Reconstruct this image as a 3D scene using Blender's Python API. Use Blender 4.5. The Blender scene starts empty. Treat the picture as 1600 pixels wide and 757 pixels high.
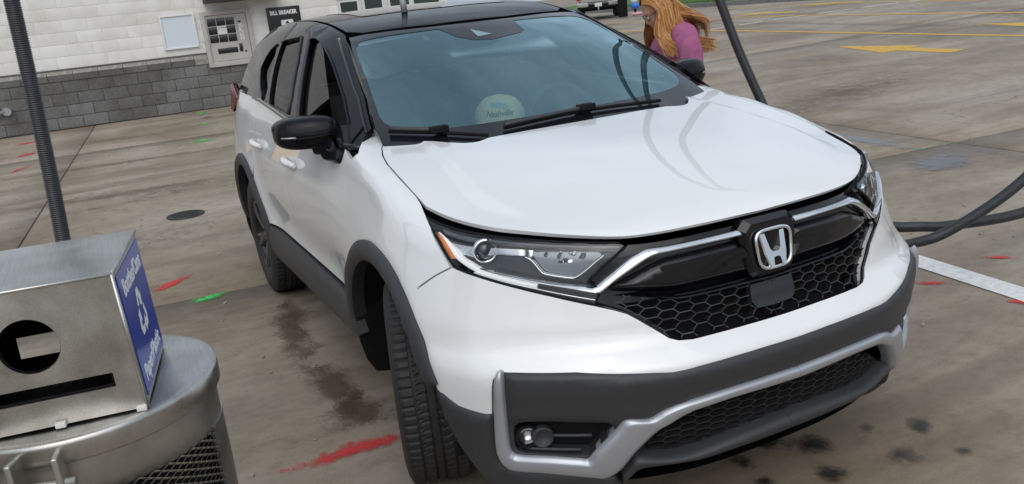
import bpy, bmesh, math, random
import numpy as np
from mathutils import Vector, Matrix, geometry
random.seed(7)
scn = bpy.context.scene
COL = scn.collection
# ------------------------------------------------------------------ camera
cam = bpy.data.cameras.new('camera'); camo = bpy.data.objects.new('camera', cam); COL.objects.link(camo)
camo.matrix_world = Matrix(((0.44074722, -0.20350208, 0.87425900, 2.6660229),
                            (0.89186695, 0.20948069, -0.40086305, -1.6380630),
                            (-0.10156391, 0.95640198, 0.27382481, 1.6173734), (0, 0, 0, 1)))
cam.sensor_width = 36.0; cam.sensor_fit = 'HORIZONTAL'; cam.lens = 1314.383/1600*36
cam.clip_start = .05; cam.clip_end = 2000
scn.camera = camo
# ------------------------------------------------------------------ world: overcast daylight
SUN_EL, SUN_AZ = 48.0, 112.0
world = bpy.data.worlds.new('World'); scn.world = world; world.use_nodes = True
nt = world.node_tree; nt.nodes.clear()
out = nt.nodes.new('ShaderNodeOutputWorld'); bg = nt.nodes.new('ShaderNodeBackground'); bg.inputs['Strength'].default_value = .146
sky = nt.nodes.new('ShaderNodeTexSky'); sky.sky_type = 'NISHITA'; sky.sun_disc = False
sky.sun_elevation = math.radians(SUN_EL); sky.sun_rotation = math.radians(SUN_AZ); sky.dust_density = 6.0; sky.air_density = 1.0; sky.ozone_density = 1.5
hs = nt.nodes.new('ShaderNodeHueSaturation'); hs.inputs['Saturation'].default_value = .5; hs.inputs['Value'].default_value = 1.0
# soft cloud layer: the same everywhere overhead
tc = nt.nodes.new('ShaderNodeTexCoord'); mp = nt.nodes.new('ShaderNodeMapping'); mp.inputs['Scale'].default_value = (1.6, 1.6, 4.0)
no = nt.nodes.new('ShaderNodeTexNoise'); no.inputs['Scale'].default_value = 1.5; no.inputs['Detail'].default_value = 5; no.inputs['Roughness'].default_value = .55
cr = nt.nodes.new('ShaderNodeValToRGB'); cr.color_ramp.elements[0].position = .36; cr.color_ramp.elements[0].color = (.42, .47, .53, 1); cr.color_ramp.elements[1].position = .66; cr.color_ramp.elements[1].color = (1.3, 1.3, 1.3, 1)
mx = nt.nodes.new('ShaderNodeMix'); mx.data_type = 'RGBA'; mx.blend_type = 'MULTIPLY'; mx.inputs[0].default_value = .75
grey = nt.nodes.new('ShaderNodeMix'); grey.data_type = 'RGBA'; grey.inputs[0].default_value = .55; grey.inputs[7].default_value = (5.7, 6.45, 7.25, 1)
L = nt.links.new
L(tc.outputs['Generated'], mp.inputs['Vector']); L(mp.outputs[0], no.inputs['Vector']); L(no.outputs['Fac'], cr.inputs[0])
L(sky.outputs[0], hs.inputs['Color']); L(hs.outputs[0], grey.inputs[6]); L(grey.outputs[2], mx.inputs[6]); L(cr.outputs[0], mx.inputs[7])
L(mx.outputs[2], bg.inputs['Color']); L(bg.outputs[0], out.inputs[0])
sun = bpy.data.lights.new('sun', 'SUN'); sun.energy = .8; sun.angle = math.radians(70); sun.color = (1, .97, .92)
suno = bpy.data.objects.new('sun', sun); COL.objects.link(suno)
az, el = math.radians(SUN_AZ), math.radians(SUN_EL)
sd = Vector((math.sin(az)*math.cos(el), math.cos(az)*math.cos(el), math.sin(el)))
suno.rotation_euler = (-sd).to_track_quat('-Z', 'Y').to_euler(); suno.location = sd*30
scn.view_settings.view_transform = 'Standard'; scn.view_settings.look = 'None'; scn.view_settings.gamma = 1.0
scn.view_settings.use_curve_mapping = False; scn.view_settings.exposure = 0.0
scn.render.resolution_x = 1024; scn.render.resolution_y = 484
# ------------------------------------------------------------------ materials
MATS = {}
def mat(name, col, rough=.5, metal=0., coat=0., spec=.5, coat_rough=.03, coat_ior=1.5, **kw):
    if name in MATS: return MATS[name]
    m = bpy.data.materials.new(name); m.use_nodes = True; n = m.node_tree.nodes; b = n['Principled BSDF']
    b.inputs['Base Color'].default_value = (*col, 1); b.inputs['Roughness'].default_value = rough; b.inputs['Metallic'].default_value = metal
    b.inputs['Coat Weight'].default_value = coat; b.inputs['Coat Roughness'].default_value = coat_rough; b.inputs['Coat IOR'].default_value = coat_ior; b.inputs['Specular IOR Level'].default_value = spec
    MATS[name] = m; return m
def nodes(m):
    t = m.node_tree; return t, t.nodes, t.links.new, t.nodes['Principled BSDF']
def noise(t, scale, detail=4, rough=.55, vec=None, dist=0.):
    n = t.nodes.new('ShaderNodeTexNoise'); n.inputs['Scale'].default_value = scale; n.inputs['Detail'].default_value = detail
    n.inputs['Roughness'].default_value = rough; n.inputs['Distortion'].default_value = dist
    if vec is not None: t.links.new(vec, n.inputs['Vector'])
    return n
def ramp(t, src, stops):
    r = t.nodes.new('ShaderNodeValToRGB'); e = r.color_ramp.elements
    while len(e) < len(stops): e.new(.5)
    for k, (p, c) in enumerate(stops):
        e[k].position = p; e[k].color = (*c, 1) if len(c) == 3 else c
    t.links.new(src, r.inputs[0]); return r
def mixc(t, fac, a, b, mode='MIX'):
    m = t.nodes.new('ShaderNodeMix'); m.data_type = 'RGBA'; m.blend_type = mode
    for s, i in ((fac, 0), (a, 6), (b, 7)):
        if isinstance(s, (int, float)): m.inputs[i].default_value = s
        elif isinstance(s, tuple): m.inputs[i].default_value = (*s, 1) if len(s) == 3 else s
        else: t.links.new(s, m.inputs[i])
    return m.outputs[2]
def math_(t, op, a, b=0., clamp=False):
    m = t.nodes.new('ShaderNodeMath'); m.operation = op; m.use_clamp = clamp
    for s, i in ((a, 0), (b, 1)):
        if isinstance(s, (int, float)): m.inputs[i].default_value = s
        else: t.links.new(s, m.inputs[i])
    return m.outputs[0]
def bump(t, b, h, strength=.3, dist=.01):
    n = t.nodes.new('ShaderNodeBump'); n.inputs['Strength'].default_value = strength; n.inputs['Distance'].default_value = dist
    t.links.new(h, n.inputs['Height']); t.links.new(n.outputs[0], b.inputs['Normal']); return n
def objco(t, gen='Object', scale=None, rot=None):
    c = t.nodes.new('ShaderNodeTexCoord'); v = c.outputs[gen]
    if scale is not None or rot is not None:
        m = t.nodes.new('ShaderNodeMapping')
        if scale is not None: m.inputs['Scale'].default_value = scale
        if rot is not None: m.inputs['Rotation'].default_value = rot
        t.links.new(v, m.inputs['Vector']); v = m.outputs[0]
    return v
def grainy(m, amount=.25, scale=9., bumpv=0., bscale=120., rough_var=.0):
    """vary a plain material's colour and gloss with soft noise"""
    t, n, L_, b = nodes(m); v = objco(t); a = noise(t, scale, 6, .65, v)
    c = tuple(b.inputs['Base Color'].default_value)[:3]
    r = ramp(t, a.outputs['Fac'], [(.3, tuple(x*(1-amount) for x in c)), (.7, tuple(min(1, x*(1+amount)) for x in c))])
    L_(r.outputs[0], b.inputs['Base Color'])
    if rough_var:
        rr = b.inputs['Roughness'].default_value
        L_(math_(t, 'ADD', math_(t, 'MULTIPLY', math_(t, 'SUBTRACT', a.outputs['Fac'], .5), rough_var*2), rr, True), b.inputs['Roughness'])
    if bumpv: bump(t, b, noise(t, bscale, 3, .6, v).outputs['Fac'], bumpv, .004)
    return m
# ------------------------------------------------------------------ object helpers
def tag(o, label=None, cat=None, group=None, kind=None):
    if label: o['label'] = label
    if cat: o['category'] = cat
    if group: o['group'] = group
    if kind: o['kind'] = kind
    return o
def link(name, me, m=None, parent=None):
    o = bpy.data.objects.new(name, me); COL.objects.link(o)
    if m is not None and me is not None and not me.materials: me.materials.append(m)
    if parent is not None: o.parent = parent
    return o
def empty(name, loc=(0, 0, 0), label=None, cat=None, group=None, rz=0., parent=None):
    o = bpy.data.objects.new(name, None); COL.objects.link(o); o.location = loc; o.rotation_euler[2] = rz; o.empty_display_size = .2
    if parent is not None: o.parent = parent
    return tag(o, label, cat, group)
class MB:
    """collects geometry for one mesh"""
    def __init__(s): s.v = []; s.f = []; s.sm = []
    def add(s, vs, fs, smooth=False):
        k = len(s.v); s.v += [tuple(p) for p in vs]; s.f += [tuple(i+k for i in f) for f in fs]; s.sm += [smooth]*len(fs); return s
    def box(s, a, b, M=None):
        (x0, y0, z0), (x1, y1, z1) = a, b
        vs = [Vector(p) for p in ((x0,y0,z0),(x1,y0,z0),(x1,y1,z0),(x0,y1,z0),(x0,y0,z1),(x1,y0,z1),(x1,y1,z1),(x0,y1,z1))]
        if M is not None: vs = [M @ p for p in vs]
        return s.add(vs, [(0,3,2,1),(4,5,6,7),(0,1,5,4),(1,2,6,5),(2,3,7,6),(3,0,4,7)])
    def bbox(s, a, b, r=.01, M=None):
        """box with chamfered edges"""
        bm = bmesh.new(); bmesh.ops.create_cube(bm, size=1)
        for v in bm.verts:
            v.co = Vector((a[i]+(v.co[i]+.5)*(b[i]-a[i]) for i in range(3)))
        bmesh.ops.bevel(bm, geom=list(bm.edges), offset=r, segments=2, affect='EDGES', profile=.7)
        vs = [(M @ v.co if M is not None else v.co.copy()) for v in bm.verts]; bm.verts.index_update()
        fs = [tuple(v.index for v in f.verts) for f in bm.faces]; bm.free()
        return s.add(vs, fs, True)
    def tube(s, pts, r, n=10, cap=True):
        pts = [Vector(p) for p in pts]; rs = r if isinstance(r, (list, tuple)) else [r]*len(pts)
        t0 = (pts[1]-pts[0]).normalized(); u = t0.orthogonal().normalized(); rings = []; vs = []
        for i, p in enumerate(pts):
            a = pts[max(0, i-1)]; b = pts[min(len(pts)-1, i+1)]; t = (b-a).normalized()
            u = (u-t*u.dot(t)).normalized(); w = t.cross(u)
            vs += [p+(u*math.cos(2*math.pi*k/n)+w*math.sin(2*math.pi*k/n))*rs[i] for k in range(n)]
        fs = [(i*n+k, i*n+(k+1) % n, (i+1)*n+(k+1) % n, (i+1)*n+k) for i in range(len(pts)-1) for k in range(n)]
        s.add(vs, fs, True)
        if cap:
            k = len(s.v)-len(vs); s.f += [tuple(range(k+n-1, k-1, -1)), tuple(range(len(s.v)-n, len(s.v)))]; s.sm += [False, False]
        return s
    def lathe(s, prof, n=48, axis='z', M=None, closed=False, jag=None):
        """prof: (radius, height) list revolved about an axis"""
        vs = []; m = len(prof)
        for k in range(n):
            a = 2*math.pi*k/n
            for j, (r, h) in enumerate(prof):
                if jag: r = jag(k, j, r)
                p = (r*math.cos(a), r*math.sin(a), h)
                if axis == 'y': p = (p[0], p[2], p[1])
                if axis == 'x': p = (p[2], p[0], p[1])
                p = Vector(p); vs.append(M @ p if M is not None else p)
        fs = [(k*m+j, ((k+1) % n)*m+j, ((k+1) % n)*m+j+1, k*m+j+1) for k in range(n) for j in range(m-1)]
        return s.add(vs, fs, True)
    def prism(s, poly, ext, M=None):
        """polygon of 3D points extruded by a vector"""
        n = len(poly); e = Vector(ext); vs = [Vector(p) for p in poly]; vs = vs+[p+e for p in vs]
        if M is not None: vs = [M @ p for p in vs]
        return s.add(vs, [tuple(range(n-1, -1, -1)), tuple(range(n, 2*n))]+[(i, (i+1) % n, (i+1) % n+n, i+n) for i in range(n)])
    def ball(s, c, r, n=16, m=10, M=None):
        rx, ry, rz = r if isinstance(r, (tuple, list)) else (r, r, r); vs = []; c = Vector(c)
        for i in range(m+1):
            th = math.pi*i/m
            for k in range(n):
                a = 2*math.pi*k/n; p = Vector((rx*math.sin(th)*math.cos(a), ry*math.sin(th)*math.sin(a), rz*math.cos(th)))
                vs.append(c+(M @ p if M is not None else p))
        return s.add(vs, [(i*n+k, i*n+(k+1) % n, (i+1)*n+(k+1) % n, (i+1)*n+k) for i in range(m) for k in range(n)], True)
    def mesh(s, name):
        me = bpy.data.meshes.new(name); me.from_pydata([tuple(v) for v in s.v], [], s.f); me.update()
        me.polygons.foreach_set('use_smooth', s.sm); return me
    def fix(s, me):
        bm = bmesh.new(); bm.from_mesh(me); bmesh.ops.remove_doubles(bm, verts=bm.verts, dist=1e-5); bmesh.ops.recalc_face_normals(bm, faces=bm.faces); bm.to_mesh(me); bm.free(); return me
    def build(s, name, m, parent=None, fix=True, loc=None):
        me = s.mesh(name)
        if fix: s.fix(me)
        o = link(name, me, m, parent)
        if loc is not None: o.location = loc
        return o
def smooth_curve(pts, n=8, closed=False):
    """Catmull-Rom through the points"""
    P = [Vector(p) for p in pts]; out_ = []; N = len(P)
    for i in range(N if closed else N-1):
        g = lambda k: P[k % N] if closed else P[min(max(k, 0), N-1)]
        a, b, c, d = g(i-1), g(i), g(i+1), g(i+2)
        for j in range(n):
            t = j/n; out_.append(.5*((2*b)+(c-a)*t+(2*a-5*b+4*c-d)*t*t+(3*b-a-3*c+d)*t**3))
    if not closed: out_.append(P[-1].copy())
    return out_
def text_mesh(txt, size, extrude=.001, bold=0., align='CENTER', shear=0.):
    cu = bpy.data.curves.new('t', 'FONT'); cu.body = txt; cu.size = size; cu.extrude = extrude; cu.offset = bold; cu.align_x = align; cu.align_y = 'CENTER'; cu.shear = shear; cu.resolution_u = 3
    o = bpy.data.objects.new('t', cu); COL.objects.link(o); dg = bpy.context.evaluated_depsgraph_get(); dg.update()
    me = bpy.data.meshes.new_from_object(o.evaluated_get(dg)); bpy.data.objects.remove(o); bpy.data.curves.remove(cu); me.materials.clear(); return me
# ------------------------------------------------------------------ panels cut from the body surface
def densify(poly, step, closed=True):
    out_ = []; n = len(poly)
    for i in range(n if closed else n-1):
        a = np.array(poly[i]); b = np.array(poly[(i+1) % n]); k = max(1, int(math.ceil(np.linalg.norm(b-a)/step)))
        out_ += [a+(b-a)*j/k for j in range(k)]
    if not closed: out_.append(np.array(poly[-1]))
    return out_
def inside(pts, poly):
    P = np.asarray(poly); x, y = pts[:, 0], pts[:, 1]; r = np.zeros(len(pts), bool)
    for i in range(len(P)):
        (x1, y1), (x2, y2) = P[i], P[(i+1) % len(P)]
        if y1 == y2: continue
        r ^= ((y1 > y) != (y2 > y)) & (x < (x2-x1)*(y-y1)/(y2-y1)+x1)
    return r
def segdist(pts, polys):
    d = np.full(len(pts), 9.)
    for poly in polys:
        P = np.asarray(poly)
        for i in range(len(P)):
            a = P[i]; b = P[(i+1) % len(P)]; ab = b-a; L2 = ab@ab
            if L2 < 1e-12: continue
            t = np.clip(((pts-a)@ab)/L2, 0, 1); d = np.minimum(d, np.linalg.norm(pts-a-t[:, None]*ab, axis=1))
    return d
def rounded(poly, r=.012, n=4):
    """round off a polygon's corners"""
    out_ = []; N = len(poly)
    for i in range(N):
        a, b, c = (np.array(poly[(i+k) % N], float) for k in (-1, 0, 1))
        la, lc = np.linalg.norm(a-b), np.linalg.norm(c-b); q = min(r, la*.45, lc*.45)
        p0 = b+(a-b)/max(la, 1e-9)*q; p1 = b+(c-b)/max(lc, 1e-9)*q
        for k in range(n+1):
            t = k/n; out_.append(tuple((1-t)**2*p0+2*t*(1-t)*b+t*t*p1))
    return out_
def tri2d(vs, es, loops):
    """constrained Delaunay triangles that lie inside the first loop and outside the others"""
    V, E_, F, *_ = geometry.delaunay_2d_cdt(vs, es, [], 0, 1e-6)
    U = np.array([(p.x, p.y) for p in V]); F = np.array([f for f in F if len(f) == 3], int); C = U[F].mean(1); k = inside(C, loops[0])
    for h in loops[1:]: k &= ~inside(C, h)
    A_ = U[F]; e1, e2, e3 = A_[:, 1]-A_[:, 0], A_[:, 2]-A_[:, 1], A_[:, 0]-A_[:, 2]; ar = np.abs(e1[:, 0]*e2[:, 1]-e1[:, 1]*e2[:, 0]); lg = np.max([np.linalg.norm(e, axis=1) for e in (e1, e2, e3)], 0)
    k &= ar/np.maximum(lg, 1e-9) > 3e-4   # leave out needle triangles along nearly straight edges
    return V, F[k].tolist()
def panel(name, m, parent, ch, ph, outer, holes=(), off=0., thick=.012, step=.03, bstep=.012, pillow=None, mirror=(1,), uvmap=None):
    """a sheet-metal panel: the outline `outer` (in the chart's own coordinates) laid on the shell, with returned edges"""
    loops = [densify(outer, bstep)]+[densify(h, bstep) for h in holes]
    A = np.array(loops[0]); lo, hi = A.min(0), A.max(0)
    gx, gy = np.meshgrid(np.arange(lo[0]+step*.5, hi[0], step), np.arange(lo[1]+step*.5, hi[1], step), indexing='ij')
    gx = gx+np.where(np.arange(gx.shape[1]) % 2, step*.25, -step*.25)[None, :]
    G = np.stack([gx.ravel(), gy.ravel()], 1)
    if len(G):
        keep = inside(G, loops[0])
        for h in loops[1:]: keep &= ~inside(G, h)
        G = G[keep]
    if len(G): G = G[segdist(G, loops) > step*.42]
    vs, es = [], []
    for lp in loops:
        k = len(vs); vs += [Vector((float(p[0]), float(p[1]))) for p in lp]; es += [(k+i, k+(i+1) % len(lp)) for i in range(len(lp))]
    vs += [Vector((float(p[0]), float(p[1]))) for p in G]
    V, F = tri2d(vs, es, loops)
    UV = np.array([(p.x, p.y) for p in V]); P = on_shell(ch, PHI[ph], UV); N = normal(PHI[ph], P)
    o_ = np.full(len(P), float(off))
    def surf(U):
        S_ = on_shell(ch, PHI[ph], U); N_ = normal(PHI[ph], S_); oo = np.full(len(U), float(off))
        if pillow:
            h, w = pillow; ins = inside(U, loops[0])
            for l_ in loops[1:]: ins &= ~inside(U, l_)
            sd = segdist(U, loops)*np.where(ins, 1, -1); u = np.clip(sd/w, -1, 1); oo = oo+h*(1-(1-u)**2)
        return S_+N_*oo[:, None]
    if pillow:
        d = segdist(UV, loops); h, w = pillow; o_ = o_+h*(1-(1-np.clip(d/w, 0, 1))**2)
    Q = P+N*o_[:, None]
    F = np.array([f for f in F if len(f) == 3], int)
    fn = np.cross(Q[F[:, 1]]-Q[F[:, 0]], Q[F[:, 2]]-Q[F[:, 0]]); fl = (fn*N[F[:, 0]]).sum(1) < 0
    F[fl] = F[fl][:, ::-1]
    area = np.linalg.norm(fn, axis=1); F = F[area > 1e-10]
    ed = {}
    for a, b, c in F:
        for e in ((a, b), (b, c), (c, a)): ed[e] = ed.get(e, 0)+1
    bd = [e for e in ed if (e[1], e[0]) not in ed]
    if pillow:
        e = min(.0012, pillow[1]*.12); ex_, ey_ = np.array((e, 0.)), np.array((0., e))
        VN = np.cross(surf(UV+ex_)-surf(UV-ex_), surf(UV+ey_)-surf(UV-ey_)); VN /= np.maximum(np.linalg.norm(VN, axis=1, keepdims=True), 1e-12)
        VN *= np.sign((VN*N).sum(1))[:, None]
    else: VN = N
    n0 = len(Q); verts = [Q]; faces = F.tolist(); ln = VN[F].reshape(-1, 3).tolist()
    if thick:
        ids = sorted({i for e in bd for i in e}); mp_ = {i: n0+k for k, i in enumerate(ids)}
        verts.append(Q[ids]-N[ids]*thick)
        for a, b in bd:
            q = (b, a, mp_[a], mp_[b]); pa, pb, pc = Q[b], Q[a], Q[a]-N[a]*thick; nn = np.cross(pb-pa, pc-pb); l = np.linalg.norm(nn); nn = nn/l if l > 1e-12 else N[a]
            faces.append(q); ln += [nn.tolist()]*4
    Vv = np.concatenate(verts); res = []
    for sgn in mirror:
        W = Vv.copy(); ff = faces; lnn = np.array(ln)
        if sgn < 0:
            W[:, 1] *= -1; ff = [tuple(reversed(f)) for f in faces]
            k = 0; idx = []
            for f in faces: idx += list(range(k+len(f)-1, k-1, -1)); k += len(f)
            lnn = lnn[idx]*[1, -1, 1]
        me = bpy.data.meshes.new(name); me.from_pydata(W.tolist(), [], [tuple(f) for f in ff]); me.update()
        me.polygons.foreach_set('use_smooth', [True]*len(me.polygons)); me.normals_split_custom_set(lnn.tolist())
        par = parent if not isinstance(parent, (list, tuple)) else parent[0 if sgn > 0 else 1]
        res.append(link(name, me, m, par))
    return res if len(res) > 1 else res[0]
def shell_pt(ch, ph, uv, off=0.):
    P = on_shell(ch, PHI[ph], [uv]); N = normal(PHI[ph], P); return Vector(P[0]+N[0]*off), Vector(N[0])

def resample(poly, n):
    A = np.asarray(poly, float); L0 = np.concatenate([[0], np.cumsum(np.linalg.norm(np.diff(A, axis=0), axis=1))]); s_ = np.linspace(0, L0[-1], n)
    return np.stack([np.interp(s_, L0, A[:, k]) for k in range(2)], 1)
def ribbon(name, m, parent, ch, ph, up, lo, off, h, mirror=(1,), sub=5, prof=((0, -1.), (0, 0), (.10, .6), (.25, .92), (.5, 1.), (.75, .92), (.90, .6), (1, 0), (1, -1.)), depth=.012, centre=False):
    """a raised strip between two matched edge curves laid on the shell"""
    U = np.array([tuple(q)[:2] for q in smooth_curve([(p[0], p[1], 0) for p in up], sub)]); Lw = np.array([tuple(q)[:2] for q in smooth_curve([(p[0], p[1], 0) for p in lo], sub)])
    n_ = len(U); k_ = len(prof); T = np.array([t_ for t_, q in prof]); HH = np.array([h*q if q >= 0 else -depth for t_, q in prof])
    UV = U[:, None, :]*(1-T)[None, :, None]+Lw[:, None, :]*T[None, :, None]
    if centre: UV[..., 0] = np.maximum(UV[..., 0], .0004)
    UV = UV.reshape(-1, 2); P = on_shell(ch, PHI[ph], UV); N = normal(PHI[ph], P); Q = P+N*(off+np.tile(HH, n_))[:, None]; res = []
    fs = [(i*k_+j, (i+1)*k_+j, (i+1)*k_+j+1, i*k_+j+1) for i in range(n_-1) for j in range(k_-1)]+[tuple(range(k_)), tuple(range((n_-1)*k_+k_-1, (n_-1)*k_-1, -1))]
    for sgn in mirror:
        mb = MB(); mb.add([Vector((q[0], q[1]*sgn, q[2])) for q in Q], fs, True); me = mb.mesh(name); mb.fix(me); me.set_sharp_from_angle(angle=math.radians(50)); o = link(name, me, m, parent); res.append(o)
    return res if len(res) > 1 else res[0]
# ---------------------------------------------------------------- body surface
# car frame: x forward from the front axle, y to the driver's side, z up (metres)
_SP = {}
def spline(t, pts):
    k = id(pts)
    if k not in _SP:
        X = np.array([p[0] for p in pts], float); Y = np.array([p[1] for p in pts], float); h = np.diff(X); d = np.diff(Y)/h
        m = np.empty(len(X)); m[0] = d[0]; m[-1] = d[-1]; m[1:-1] = (d[:-1]*h[1:]+d[1:]*h[:-1])/(h[1:]+h[:-1])
        _SP[k] = (X, Y, h, m)
    X, Y, h, m = _SP[k]; t = np.asarray(t, float)
    i = np.clip(np.searchsorted(X, t)-1, 0, len(X)-2); hi_ = h[i]; u = np.clip((t-X[i])/hi_, -.6, 1.6)
    a, b = Y[i], Y[i+1]; ma, mb = m[i]*hi_, m[i+1]*hi_; uc = np.clip(u, 0, 1); u2 = uc*uc; u3 = u2*uc
    r = (2*u3-3*u2+1)*a+(u3-2*u2+uc)*ma+(3*u2-2*u3)*b+(u3-u2)*mb
    return r+np.where(u < 0, u*ma, 0)+np.where(u > 1, (u-1)*mb, 0)
def smax(a, b, k):
    h = np.maximum(k-np.abs(a-b), 0)/k
    return np.maximum(a, b)+h*h*k*.25
def sstep(t, a, b):
    u = np.clip((t-a)/(b-a), 0, 1); return u*u*(3-2*u)
NOSE = [(.15,.80),(.22,.875),(.285,.915),(.36,.94),(.45,.955),(.53,.968),(.60,.978),(.630,.971),(.650,.950),(.680,.914),(.74,.893),(.82,.878),(.88,.872),(.93,.866),(.975,.862),(1.02,.85),(1.1,.82)]
HOOD = [(-3.6,1.45),(-1.2,1.40),(-.75,1.225),(-.45,1.178),(-.2,1.155),(0,1.135),(.3,1.096),(.5,1.062),(.65,1.030),(.76,1.000),(.83,.974),(.9,.935)]
PLAN = [(-3.9,.70),(-3.55,.84),(-3.2,.905),(-2.66,.925),(-2.1,.920),(-1.3,.915),(-.5,.915),(0,.922),(.35,.930),(.55,.928),(.8,.90)]
SIDEZ = [(.15,-.06),(.3,-.025),(.45,-.004),(.6,.002),(.75,.004),(.88,-.002),(1.0,-.022),(1.1,-.045),(1.2,-.078),(1.3,-.125)]
def phi_body(P):
    x, y, z = P[..., 0], np.abs(P[..., 1]), P[..., 2]
    zz = z-.0*sstep(y, .28, .70)*sstep(z, .34, .66)*(1-sstep(z, .78, 1.0))
    f = (x-spline(zz, NOSE)+.50*(1+.25*sstep(z, .68, 1.0))*y**2.7)
    f = f/np.sqrt(1+(1.35*np.minimum(y, .9)**1.7)**2)
    w = spline(x, PLAN)+spline(z, SIDEZ)
    # swelling over the wheel arches, waist scallop along the doors, bright crease under the handles
    for cx in (0.0, -2.66):
        r = np.sqrt((x-cx)**2+(z-.37)**2)
        w = w+.014*np.exp(-((r-.50)/.10)**2)*sstep(z, .35, .6)
    door = sstep(x, -2.35, -1.9)*(1-sstep(x, -.75, -.35))
    w = w-.030*door*np.exp(-((z-.60)/.13)**2)+.012*door*np.exp(-np.abs((z-.95-.03*(x+1.3))/.09)**1.4)
    w = w-.07*sstep(z, .70, 1.02)*sstep(x, .05, .6)
    s = y-w
    t = z-spline(x, HOOD)+(.014+.10*sstep(x, -.25, .6))*y**2+.10*np.maximum(y-.70, 0)**2
    # raised hood centre with a soft crease towards the headlamps
    edge = .60+.09*sstep(x, -.4, .7)-.16*sstep(x, .25, .85)
    t = t+.017*sstep(y, edge-.028, edge+.028)*sstep(x, -.5, -.1)*(1-sstep(x, .30, .62))
    t = t/np.sqrt(1+.05)
    rear = -x-(3.62-.16*(y/.8)**4-.22*sstep(z, .75, 1.25))
    a = smax(f, s, .09)
    a = smax(a, t, .06)
    return smax(a, rear, .12)
ROOF = [(-4.0,1.40),(-3.5,1.535),(-3.1,1.608),(-2.6,1.648),(-2.1,1.660),(-1.7,1.646),(-1.35,1.606),(-1.08,1.545),(-.9,1.48)]
def phi_green(P):
    x, y, z = P[..., 0], np.abs(P[..., 1]), P[..., 2]
    ws = (x-(-.15+(1.12-z)*2.10-.10*y**2-.16*np.maximum(y, 0)**3-1.5*np.maximum(y-(.59+.45*(1.53-z)), 0)-.25*np.maximum(z-1.12,0)*np.maximum(1.53-z,0)*-1.0))*.42
    s = (y-(.862-.40*(z-1.2)-.42*np.maximum(z-1.2, -.1)**2+.012*np.sin((x+1.9)*1.2)-.05*np.maximum(-2.3-x, 0)**1.5))*.90
    r = z-spline(x, ROOF)+.085*y**2+.25*np.maximum(y-.50,0)**2
    back = (-x-(3.50-.55*(z-1.2)))*.85
    a = smax(ws, s, .05)
    a = smax(a, r, .035)
    return smax(a, back, .12)
def phi_side(P):
    x, y, z = P[..., 0], np.abs(P[..., 1]), P[..., 2]
    return (y-(.862-.40*(z-1.2)-.42*np.maximum(z-1.2, -.1)**2+.012*np.sin((x+1.9)*1.2)-.05*np.maximum(-2.3-x, 0)**1.5))*.90
PHI = {'b': phi_body, 'g': phi_green, 's': phi_side}
def grad(ph, P, e=2e-4):
    g = np.stack([(ph(P+d)-ph(P-d))/(2*e) for d in (np.array([e,0,0]), np.array([0,e,0]), np.array([0,0,e]))], -1)
    return g
def normal(ph, P):
    g = grad(ph, P); return g/np.linalg.norm(g, axis=-1, keepdims=True)
AX, AY, AZ = -.3, -.35, .55
def chart_ray(ch, uv):
    u, v = uv[:, 0], uv[:, 1]; o = np.zeros((len(u), 3)); d = np.zeros((len(u), 3))
    if ch == 'F': o[:, 0] = AX; o[:, 2] = v; d[:, 0] = np.cos(u); d[:, 1] = -np.sin(u)
    elif ch == 'P': o[:, 0] = u; o[:, 1] = AY; o[:, 2] = AZ; d[:, 1] = -np.cos(v*2); d[:, 2] = np.sin(v*2)
    elif ch == 'S': o[:, 0] = u; o[:, 1] = -.25; o[:, 2] = v; d[:, 1] = -1
    elif ch == 'T': o[:, 0] = u; o[:, 1] = v; o[:, 2] = .6; d[:, 2] = 1
    elif ch == 'W': o[:, 0] = -2.2; o[:, 1] = u; o[:, 2] = v; d[:, 0] = 1
    return o, d
def chart_of(ch, P):
    x, y, z = P[..., 0], P[..., 1], P[..., 2]
    if ch == 'F': return np.stack([np.arctan2(-y, x-AX), z], -1)
    if ch == 'P': return np.stack([x, np.arctan2(z-AZ, -(y-AY))/2], -1)
    if ch == 'S': return np.stack([x, z], -1)
    if ch == 'T': return np.stack([x, y], -1)
    if ch == 'W': return np.stack([y, z], -1)
def on_shell(ch, ph, uv):
    o, d = chart_ray(ch, np.asarray(uv, float)); n = len(o)
    ts = np.linspace(.05, 2.6, 52); V = ph(o[:, None, :]+d[:, None, :]*ts[None, :, None])
    cr_ = (V[:, :-1] <= 0) & (V[:, 1:] > 0); i = np.argmax(cr_, 1); lo = ts[i]; hi = ts[i+1]
    miss = ~cr_.any(1); k = np.argmin(V, 1); lo = np.where(miss, ts[k], lo); hi = np.where(miss, ts[k], hi)
    for _ in range(17):
        mid = (lo+hi)/2; g = ph(o+d*mid[:, None]) > 0
        hi = np.where(g, mid, hi); lo = np.where(g, lo, mid)
    return o+d*((lo+hi)/2)[:, None]
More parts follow.
